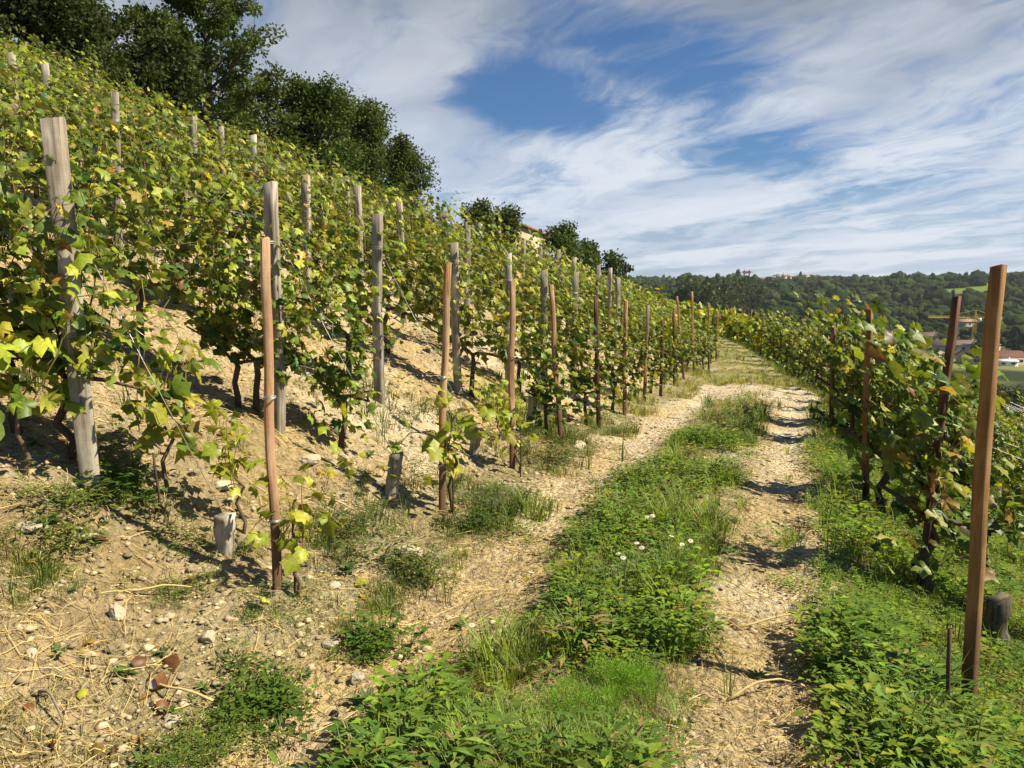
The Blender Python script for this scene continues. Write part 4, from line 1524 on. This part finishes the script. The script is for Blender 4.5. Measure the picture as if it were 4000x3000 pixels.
tree_at(450, 300, 25, -60, 235, 1, MD, 'tall open tree with visible branches rising above the vines', 'tall', 34000, .10, 'tall_tree', base=.08, limbs=26, clump=.30, open_=.36, tr=.19)
tree_at(335, 260, 25, 20, 150, 2, MD, 'tree with loose feathery limbs just left of the tallest tree', 'tall', 15000, .10, base=.1, limbs=18, clump=.26, open_=.25)
tree_at(60, 120, 20, -140, 330, 3, DK, 'very dark dense tree filling the upper left corner', 'round', 42000, .10, base=.15, limbs=30, clump=.42)
tree_at(160, 170, 22, -40, 200, 4, DK, 'dark bushy tree second from the left edge', 'round', 26000, .10, base=.1, limbs=26, clump=.36, open_=.1)
tree_at(300, 230, 23, 120, 260, 5, DK, 'low dark tree under the branches of the tall trees', 'round', 15000, .13, base=.06, limbs=20)
tree_at(555, 320, 28, 190, 190, 6, MD, 'low bushy tree at the right foot of the tallest tree', 'round', 11000, .13, base=.06, limbs=18)
tree_at(690, 370, 32, 190, 200, 7, MD, 'broad oak with a rounded dark green crown', 'round', 42000, .12, 'oak_tree', base=.05, limbs=30, clump=.6)
tree_at(795, 410, 35, 240, 175, 8, MD, 'oak with a domed crown between two other oaks', 'round', 34000, .12, 'oak_tree', base=.05, limbs=26, clump=.6)
tree_at(868, 440, 38, 312, 130, 9, MD, 'rightmost oak whose crown steps down to the vines', 'round', 26000, .12, 'oak_tree', base=.03, limbs=24, clump=.6)
tree_at(1032, 480, 50, 436, 80, 10, LT, 'light green feathery tree behind the upper vines', 'round', 5000, .2, base=.1, limbs=14, clump=.6, open_=.2)
tree_at(1083, 495, 52, 448, 52, 11, MD, 'dark green round tree just left of the stucco house', 'round', 6000, .2, base=.08, limbs=14, clump=.7)
tree_at(1208, 530, 60, 484, 70, 12, MD, 'bushy tree just right of the stucco house', 'round', 4500, .22, base=.05, limbs=14, clump=.7)
tree_at(1222, 540, 63, 492, 40, 13, LT, 'narrow pointed tree behind the bushy one by the house', 'tall', 3000, .22, base=.05, limbs=14, clump=.5)
tree_at(1253, 550, 66, 520, 70, 14, MD, 'low dark shrub right of the narrow pointed tree', 'round', 3500, .24, 'shrub', base=.05, limbs=12, clump=.7)
tree_at(1279, 560, 68, 518, 50, 15, MD, 'dark pointed tree standing right of the low shrub', 'cone', 3500, .24, base=.05, limbs=18, clump=.6)
tree_at(1312, 580, 72, 548, 70, 16, DK, 'low round shrub at the right end of the hilltop trees', 'round', 3500, .26, 'shrub', base=.05, limbs=12, clump=.7)
tree_at(1361, 590, 80, 555, 34, 17, DK, 'small lone tree on the skyline with a thin crown', 'round', 1600, .28, base=.25, limbs=10, clump=.5, open_=.1)

# the valley: trees one can tell apart
VT = [tree_data(60 + i, 10, 4.6, .1, 16, 2600, .55, t, 'round', .25, 1.3) for i, t in enumerate((DK, MD, DK))]
VC = tree_data(70, 14, 3.2, .08, 22, 2200, .55, DK, 'cone', .22, 1.0)
VALLEY = [(1930, 775, 170, 1.5, 'large dark tree standing in the valley left of the long sheds', 0), (1985, 772, 330, .9, 'round dark tree at the foot of the long brown shed', 1),
          (2060, 790, 330, .95, 'round dark tree below the yellow crane', 2), (2200, 800, 260, 1.3, 'dark tree at the right edge of the valley', 0),
          (1770, 720, 210, 1.1, 'dark tree rising behind the right vines near the bend', 1), (1720, 700, 150, .75, 'light bushy tree behind the far right vines', 1),
          (1862, 745, 400, 1.5, 'tree among others left of the pale valley house', 2), (1905, 735, 420, 1.3, 'tree just left of the orange roofed house', 0),
          (1965, 735, 520, 1.5, 'tree beside the white walled house', 1), (2040, 705, 640, 1.3, 'tree behind the long sheds below the crane arm', 2),
          (2125, 715, 560, 1.4, 'tree right of the crane mast', 0), (1820, 715, 600, 1.6, 'tree in the valley wood above the right vines', 1),
          (1700, 690, 330, 1.2, 'dark tree left of the others above the bend', 2), (1655, 672, 300, 1.3, 'dark tree farthest left in the valley above the bend', 0)]
for (px, py, dist, sc, lab, k) in VALLEY:
    d = pix_dir(px, py)
    x, y = d.x / d.y * dist, dist
    put_tree(VT[k], Vector((x, y, gz(x, y))), lab, 'single trees in the valley', PR.uniform(0, 6), sc)


# the wooded slope across the valley
def forest():
    import bmesh
    rng = np.random.default_rng(21)
    tm = []
    for s in range(6):
        bm = bmesh.new()
        bmesh.ops.create_icosphere(bm, subdivisions=3 if s < 4 else 3, radius=1)
        V = np.array([v.co[:] for v in bm.verts])
        F = np.array([[v.index for v in f.verts] for f in bm.faces])
        bm.free()
        b = 1 + .0 * V[:, :1]
        lob = rng.normal(0, 1, (44, 3))
        lob /= np.linalg.norm(lob, axis=1)[:, None]
        k = np.max(np.exp((V @ lob.T - 1) * 26), 1)
        V = V * (.74 + .36 * k[:, None] + rng.normal(0, .05, (len(V), 1)))
        V[:, 2] = V[:, 2] * .8 + .35
        if s == 5:                                            # a pointed conifer
            V = V * np.array((.62, .62, 1.5)) * np.c_[np.clip(1.25 - (V[:, 2:] + .4) * .62, .12, 1.2), np.clip(1.25 - (V[:, 2:] + .4) * .62, .12, 1.2), np.ones((len(V), 1))]
        keep = (V[F].mean(1)[:, 2] > -.25)
        F = F[keep]
        used = np.unique(F)
        mp = -np.ones(len(V), int)
        mp[used] = np.arange(len(used))
        tc = (.75 + .5 * rng.random((len(used), 1))) * np.ones((1, 3))
        tm.append((V[used], [mp[F]], tc))
    mb = MB()
    n = 27000
    r = np.sqrt(rng.uniform(560 ** 2, 2250 ** 2, n))
    th = rng.uniform(.12, .72, n)
    x, y = np.sin(th) * r, np.cos(th) * r
    dens = np.where(r < 880, .30 * sstep(.42, .58, fbm(x / 70, y / 70, 51, 3) * -1 + 1.02), .95)
    dens = np.where(r > 1500, .75, dens)
    dens = np.where((r > 1900) & (th > .29) & (th < .43), np.where(r > 2110, .6, .16), dens)
    k = (rng.random(n) < dens) & (FIELD_MASK(x, y) < .5) & (FIELD_MASK(x * (r + 45) / r, y * (r + 45) / r) < .5) & (FIELD_MASK(x * (r + 90) / r, y * (r + 90) / r) < .5)
    for (hx, hy, hr) in CLEAR:
        k &= np.hypot(x - hx, y - hy) > hr
    x, y, r = x[k], y[k], r[k]
    z = H(x, y, False)
    sz = np.exp(rng.normal(math.log(4.6), .38, len(x)))
    sz *= np.clip(r / 1100, .8, 1.15)
    tt = np.arctan2(x, y)
    sz *= np.where((r > 1350) & (tt > .30) & (tt < .42), .62, 1)
    pick = rng.integers(0, 6, len(x))
    tint = fbm(x / 60, y / 60, 55, 2)
    for i in range(6):
        q = np.where(pick == i)[0]
        m = len(q)
        c = np.array((.024, .039, .010)) * rng.uniform(.5, 1.6, (m, 1)) * (.7 + .6 * tint[q])[:, None] * rng.uniform(.9, 1.1, (m, 3))
        lt = rng.random(m) < .07
        c[lt] *= np.array((1.7, 1.6, 1.2))
        s3 = np.stack([sz[q] * rng.uniform(.85, 1.15, m), sz[q] * rng.uniform(.85, 1.15, m), sz[q] * rng.uniform(.8, 1.2, m)], -1)
        V, F, C = scatter(*tm[i][:2], np.stack([x[q], y[q], z[q] + s3[:, 2] * .25], -1), rotz(rng.uniform(0, 6.28, m)), s3, c, tm[i][2])
        mb.add(V, F, C)
    # conifers and spires along the ridge
    tag(obj('forest', mb.mesh('forest', M_FOREST)), 'dark green woodland covering the far side of the valley', 'forest', None, 'stuff')


# ------------------------------------------------------------------ houses, sheds, crane, pylon
CLEAR = []
C_WALL, C_ROOF, C_WIN = (.62, .52, .38), (.34, .17, .10), (.05, .05, .055)


def gable(name, cat, label, p, L, Wd, Hh, rise, rz, wall=C_WALL, roof=C_ROOF, nwin=3, group=None, eave=.5, chim=True):
    o = thing(name, label, cat, p, rz, group)
    w = MB()
    hl, hw = L / 2, Wd / 2
    V = [(-hl, -hw, -2), (hl, -hw, -2), (hl, hw, -2), (-hl, hw, -2), (-hl, -hw, Hh), (hl, -hw, Hh), (hl, hw, Hh), (-hl, hw, Hh), (-hl, 0, Hh + rise), (hl, 0, Hh + rise)]
    w.add(V, [[(0, 1, 5, 4), (1, 2, 6, 5), (2, 3, 7, 6), (3, 0, 4, 7)], [(5, 6, 9), (7, 4, 8)]], wall)
    obj('wall', w.mesh('wall', M_ATTR), o)
    r = MB()
    e, th = eave, .25
    k = rise / hw
    for s in (-1, 1):
        a = [(-hl - e, s * (hw + e), Hh - k * e), (hl + e, s * (hw + e), Hh - k * e), (hl + e, 0, Hh + rise), (-hl - e, 0, Hh + rise)]
        b = [(x, y, z + th) for x, y, z in a]
        f = [(0, 3, 2, 1), (4, 5, 6, 7), (0, 1, 5, 4), (1, 2, 6, 5), (2, 3, 7, 6), (3, 0, 4, 7)]
        r.add([(x, y, z + .02) for x, y, z in a] + b, [f], np.array(roof) * (1 if s > 0 else .97))
    ro = obj('roof', r.mesh('roof', M_ATTR), o)
    if chim:
        c = MB()
        c.box((hl * .5, hw * .3, Hh + rise * .7 + .7), (.7, .7, 1.6), 0, wall)
        obj('chimney', c.mesh('chimney', M_ATTR), ro)
    for s in (-1, 1):
        for j in range(nwin):
            m = MB()
            m.box((-hl + L * (j + .5) / nwin, s * (hw + .03), Hh * .55), (L / nwin * .38, .1, Hh * .38), 0, C_WIN)
            obj('window', m.mesh('window', M_ATTR), o)
    return o


def far_point(px, py, dist):
    d = pix_dir(px, py)
    x, y = d.x / d.y * dist, dist
    return Vector((x, y, gz(x, y)))


def at_far(px, py):
    return march(px, py, tmin=250)


# the stucco house on the hilltop
hp = far_point(1152, 520, 58)
zt = pix_dir(1152, 497)
gable('stucco_house', 'house', 'pale stucco house with a low brown roof behind the hilltop vines', Vector((-.25, 67.0, CAM_H + 4.6 - 3.4)), 13.3, 4.5, 3.4, .35, math.radians(78),
      (.66, .54, .36), (.25, .15, .10), 2, None, .3, False)

for (px, py, L, Wd, Hh, rise, rz, wall, roof, nm, cat, lab, nw) in [
        (1928, 742, 14, 9, 5.5, 2.2, .3, (.70, .62, .50), (.42, .20, .11), 'valley_house', 'house', 'white house with an orange tiled roof left of the sheds', 3),
        (1908, 748, 12, 8, 5, 1.8, .1, (.66, .60, .50), (.38, .20, .12), 'valley_house', 'house', 'small pale house behind the orange roofed one', 2),
        (1998, 738, 38, 15, 5, 3.2, .15, (.50, .44, .36), (.115, .075, .06), 'long_shed', 'shed', 'long shed with a dark brown roof left of the crane', 6),
        (2065, 760, 58, 16, 5.5, 3.0, .12, (.62, .53, .36), (.14, .10, .085), 'long_building', 'building', 'long cream building with a grey brown roof under the crane', 9),
        (1910, 765, 10, 8, 3.2, 1.4, .2, (.66, .63, .56), (.5, .45, .38), 'small_shed', 'shed', 'little pale shed in front of the sheds', 2),
        (2140, 785, 34, 18, 4.5, 3.5, -.1, (.45, .34, .28), (.10, .04, .033), 'red_barn', 'barn', 'barn with a dark red roof at the right edge', 4),
        (2010, 775, 16, 10, 3.4, 1.6, .3, (.5, .44, .36), (.24, .20, .17), 'small_shed', 'shed', 'low grey roofed shed among the vine posts', 3),
        (1848, 665, 12, 9, 5, 2.2, .5, (.62, .60, .56), (.34, .33, .33), 'valley_house', 'house', 'grey roofed house alone in the wooded slope', 3),
        (2170, 790, 12, 7, 3, .8, 0, (.75, .75, .74), (.72, .72, .72), 'white_shed', 'shed', 'white flat shed beside the red roofed barn', 2),
        (2080, 705, 26, 12, 5, 2.5, .2, (.55, .46, .36), (.30, .17, .12), 'valley_house', 'house', 'long house with a reddish roof behind the crane mast', 4),
        (1870, 712, 13, 9, 5, 2, .2, (.66, .60, .48), (.40, .22, .13), 'valley_house', 'house', 'cream house half hidden by trees farthest left in the valley', 3)]:
    B = at_far(px, py)
    B = Vector((B.x, B.y, gz(B.x, B.y)))
    CLEAR.append((B.x, B.y, max(L, Wd) * .62 + 5))
    gable(nm, cat, lab, B, L, Wd, Hh, rise, rz, wall, roof, nw, 'buildings in the valley')
    # keep the line of sight open a little way in front of it
    v = Vector((-B.x, -B.y, 0)).normalized()
    for k in (14, 30, 48):
        CLEAR.append((B.x + v.x * k, B.y + v.y * k, max(L, Wd) * .5 + 3))

# tower crane
def crane():
    B = at_far(2102, 752)
    CLEAR.append((B.x, B.y, 16))
    D = B.y
    zj = CAM_H + pix_dir(2102, 687).z / pix_dir(2102, 687).y * D
    zt = CAM_H + pix_dir(2102, 670).z / pix_dir(2102, 670).y * D
    o = thing('tower_crane', 'yellow tower crane standing among the valley buildings', 'crane', B)
    Y = (.62, .45, .06)
    h = zj - B.z
    m = MB()
    w = 1.1
    for sx in (-w, w):
        for sy in (-w, w):
            m.bar((sx, sy, -1), (sx, sy, h), .32, Y)
    n = int(h / 2.4)
    for k in range(n):
        z0, z1 = h * k / n, h * (k + 1) / n
        for a, b in (((-w, -w), (w, -w)), ((w, -w), (w, w)), ((w, w), (-w, w)), ((-w, w), (-w, -w))):
            m.bar((*a, z0), (*b, z1), .2, Y)
            m.bar((*a, z1), (*b, z1), .16, Y)
    obj('mast', m.mesh('mast', M_ATTR), o)
    sc = D / 1671
    jl, cl = 70 * sc * 1.35, 26 * sc * 2.0
    ang = math.pi - .18
    ux, uy = math.cos(ang), math.sin(ang)
    for nm, L, s in (('jib', jl, 1), ('counter_jib', cl, -1)):
        m = MB()
        n = int(L / 2.5)
        for k in range(n):
            a, b = L * k / n, L * (k + 1) / n
            for off, dz in ((-.7, 0), (.7, 0), (0, 1.3)):
                m.bar((s * ux * a - uy * off, s * uy * a + ux * off, h + dz), (s * ux * b - uy * off, s * uy * b + ux * off, h + dz), .26, Y)
            m.bar((s * ux * a - uy * .7, s * uy * a + ux * .7, h), (s * ux * (a + b) / 2, s * uy * (a + b) / 2, h + 1.3), .18, Y)
            m.bar((s * ux * (a + b) / 2, s * uy * (a + b) / 2, h + 1.3), (s * ux * b + uy * .7, s * uy * b - ux * .7, h), .18, Y)
        obj(nm, m.mesh(nm, M_ATTR), o)
    hp = zt - B.z
    m = MB()
    for sx, sy in ((-w, -w), (w, -w), (w, w), (-w, w)):
        m.bar((sx, sy, h), (0, 0, hp), .3, Y)
    obj('apex', m.mesh('apex', M_ATTR), o)
    m = MB()
    m.bar((0, 0, hp), (ux * jl * .62, uy * jl * .62, h + 1.3), .16, Y)
    m.bar((0, 0, hp), (-ux * cl * .9, -uy * cl * .9, h + 1.2), .16, Y)
    obj('tie_bar', m.mesh('tie_bar', M_ATTR), o)
    m = MB()
    m.box((-ux * cl * .92, -uy * cl * .92, h - .6), (2.6, 2.2, 3.0), ang, (.40, .38, .36))
    obj('counterweight', m.mesh('counterweight', M_ATTR), o)
    m = MB()
    m.box((-ux * 2.6, -uy * 2.6 - 1.0, h - 1.4), (2.0, 2.0, 2.5), ang, (.75, .76, .78))
    obj('cab', m.mesh('cab', M_ATTR), o)
    m = MB()
    m.box((-ux * cl * .5, -uy * cl * .5 - .9, h + .9), (6.0, .3, 1.4), ang, (.35, .55, .75))
    obj('banner', m.mesh('banner', M_ATTR), o)


crane()

# power pylon on the ridge
def pylon():
    D = 1560.0
    d = pix_dir(1613, 604)
    x = d.x / d.y * D
    g = gz(x, D)
    S = D / 1671
    zt = CAM_H + pix_dir(1613, 583).z / pix_dir(1613, 583).y * D
    zb = CAM_H + pix_dir(1613, 589).z / pix_dir(1613, 589).y * D
    o = thing('power_pylon', 'red and white power pylon with two legs standing on the wooded ridge', 'pylon', (x, D, g))
    zt, zb = zt - g, zb - g
    Wt, Rd = (.72, .68, .64), (.55, .22, .14)
    w = 7.5 * S
    m = MB()
    for s in (-1, 1):
        for q in (-.8, .8):
            m.bar((s * w * .62 + q * 2.4, 0, -2), (s * w * .72 + q, 0, zb), 1.7, Wt)
        n = 7
        for k in range(n):
            f0, f1 = k / n, (k + 1) / n
            m.bar((s * w * (.62 + .1 * f0) - (2.4 - 1.4 * f0), 0, zb * f0), (s * w * (.62 + .1 * f1) + (2.4 - 1.4 * f1), 0, zb * f1), 1.0, Wt)
    obj('leg_frame', m.mesh('leg_frame', M_ATTR), o)
    m = MB()
    for dz in (0, 2.4):
        m.bar((-w * 1.15, 0, zb + dz), (w * 1.15, 0, zb + dz), 1.6, Rd)
    for k in range(12):
        a = -w * 1.15 + w * 2.3 * k / 12
        m.bar((a, 0, zb), (a + w * 2.3 / 12, 0, zb + 2.4), 1.1, Rd if k % 2 else Wt)
    m.bar((-w * 1.9, 0, zb + 1), (-w * 1.15, 0, zb + 1.6), 1.1, Rd)
    m.bar((w * 1.9, 0, zb + 1), (w * 1.15, 0, zb + 1.6), 1.1, Rd)
    obj('crossarm', m.mesh('crossarm', M_ATTR), o)
    for s in (-1, 1):
        m = MB()
        m.bar((s * w * .72 - 1.4, 0, zb), (s * w * .72, 0, zt), 1.4, Rd)
        m.bar((s * w * .72 + 1.4, 0, zb), (s * w * .72, 0, zt), 1.4, Rd)
        obj('peak', m.mesh('peak', M_ATTR), o)


pylon()

# village on the skyline, ridge trees, masts
VG_R = random.Random(3)
adj = ['cream', 'pale', 'white', 'sand coloured', 'beige', 'light grey', 'ochre']
for i in range(16):
    px = [1650, 1661, 1672, 1683, 1694, 1706, 1717, 1729, 1741, 1755, 1768, 1783, 1960, 1985, 2060, 2195][i]
    D = 1960 + VG_R.uniform(-60, 70) if i < 12 else 1620
    py = 598
    d = pix_dir(px, py - (2 if i % 3 == 0 else 0))
    x = d.x / d.y * D
    z = CAM_H + d.z / d.y * D
    zz = gz(x, D)
    CLEAR.append((x, D, 16))
    where = 'in the village on the far ridge' if i < 12 else 'on the wooded ridge to the right'
    gable('village_house', 'house', f'{adj[i % 7]} house {where}, {ordw(i + 1 if i < 12 else i - 11)} from the left', Vector((x, D, zz + .5)), VG_R.uniform(11, 17), 9, VG_R.uniform(5, 9), 2.4, VG_R.uniform(-.6, .6),
          tuple(np.array((.66, .57, .45)) * VG_R.uniform(.8, 1.15)), tuple(np.array((.36, .21, .14)) * VG_R.uniform(.7, 1.2)), 2, 'houses of the skyline village', .6, False)
for i, (px, t, b) in enumerate([(1692, 588, 604), (1701, 591, 604), (1745, 592, 604), (1952, 590, 600), (2000, 591, 603), (2058, 590, 603), (2110, 589, 603)]):
    D = 1990 if i < 3 else 1600
    d = pix_dir(px, b)
    x = d.x / d.y * D
    zb, zt = CAM_H + d.z / d.y * D, CAM_H + pix_dir(px, t).z / pix_dir(px, t).y * D
    m = MB()
    zb = min(zb, gz(x, D)) if False else gz(x, D)
    m.tube([(0, 0, -1), (0, 0, (zt - zb) * .75), (0, 0, zt - zb)], [1.0, .8, .4], 6, (.30, .27, .25))
    m.bar((-1.6, 0, (zt - zb) * .9), (1.6, 0, (zt - zb) * .9), .5, (.3, .27, .25))
    tag(obj('mast', m.mesh('mast', M_ATTR), None, (x, D, zb)), f'thin mast rising on the far ridge, {ordw(i + 1)} from the left', 'mast', 'masts on the skyline')
RC = [tree_data(80, 13, 3.4, .06, 26, 1500, .9, DK, 'cone', .25, 1.1), tree_data(81, 12, 5.5, .08, 16, 1800, .9, DK, 'round', .3, 1.7), tree_data(82, 11, 5.0, .3, 12, 1100, .9, DK, 'round', .3, 1.5, .2)]
for i, (px, D, k, sc) in enumerate([(1475, 640, 0, .9), (1490, 660, 0, .75), (1505, 650, 1, .8), (1518, 700, 0, .9), (1532, 680, 1, .95), (1546, 720, 0, .9), (1558, 760, 2, 1.0), (1572, 800, 2, 1.1), (1586, 820, 2, 1.1), (1600, 860, 0, 1.0),
                                    (1622, 900, 1, 1.1), (1640, 950, 0, 1.0), (1830, 1500, 1, 1.3), (1845, 1500, 1, 1.1), (1880, 1520, 0, 1.1), (1915, 1540, 1, 1.1), (1940, 1550, 0, 1.0), (2040, 1560, 1, 1.4), (2075, 1560, 1, 1.1), (2130, 1580, 1, 1.3), (2190, 1600, 1, 1.5)]):
    d = pix_dir(px, 602)
    x = d.x / d.y * D
    zt = CAM_H + pix_dir(px, 596 - (i % 4)).z / pix_dir(px, 596).y * D
    z = gz(x, D)
    base = max(z, zt - 13 * sc) if D < 1000 else z
    if D < 1000 and zt - z > 13 * sc:
        sc = (zt - z) / 13
        base = z
    if D < 1000:
        sc *= .86
    put_tree(RC[k], Vector((x, D, base)), f'dark {"pine" if k == 0 else "tree"} breaking the skyline of the far woods, {ordw(i + 1)} from the left', 'trees on the far ridge', PR.uniform(0, 6), sc, 'ridge_tree')
forest()

# ------------------------------------------------------------------ the air of the valley
def build_haze():
    mb = MB()
    mb.box((150, 1150, 60), (5200, 4200, 260))
    m, t = new_mat('haze_air')
    v = t.n('ShaderNodeVolumePrincipled', {'Color': (.80, .88, 1.0, 1), 'Density': .00005, 'Anisotropy': .25})
    t.n('ShaderNodeOutputMaterial', {'Volume': v.outputs[0]})
    tag(obj('haze', mb.mesh('haze', m)), 'thin bluish summer haze over the valley', 'haze', None, 'stuff')


build_haze()
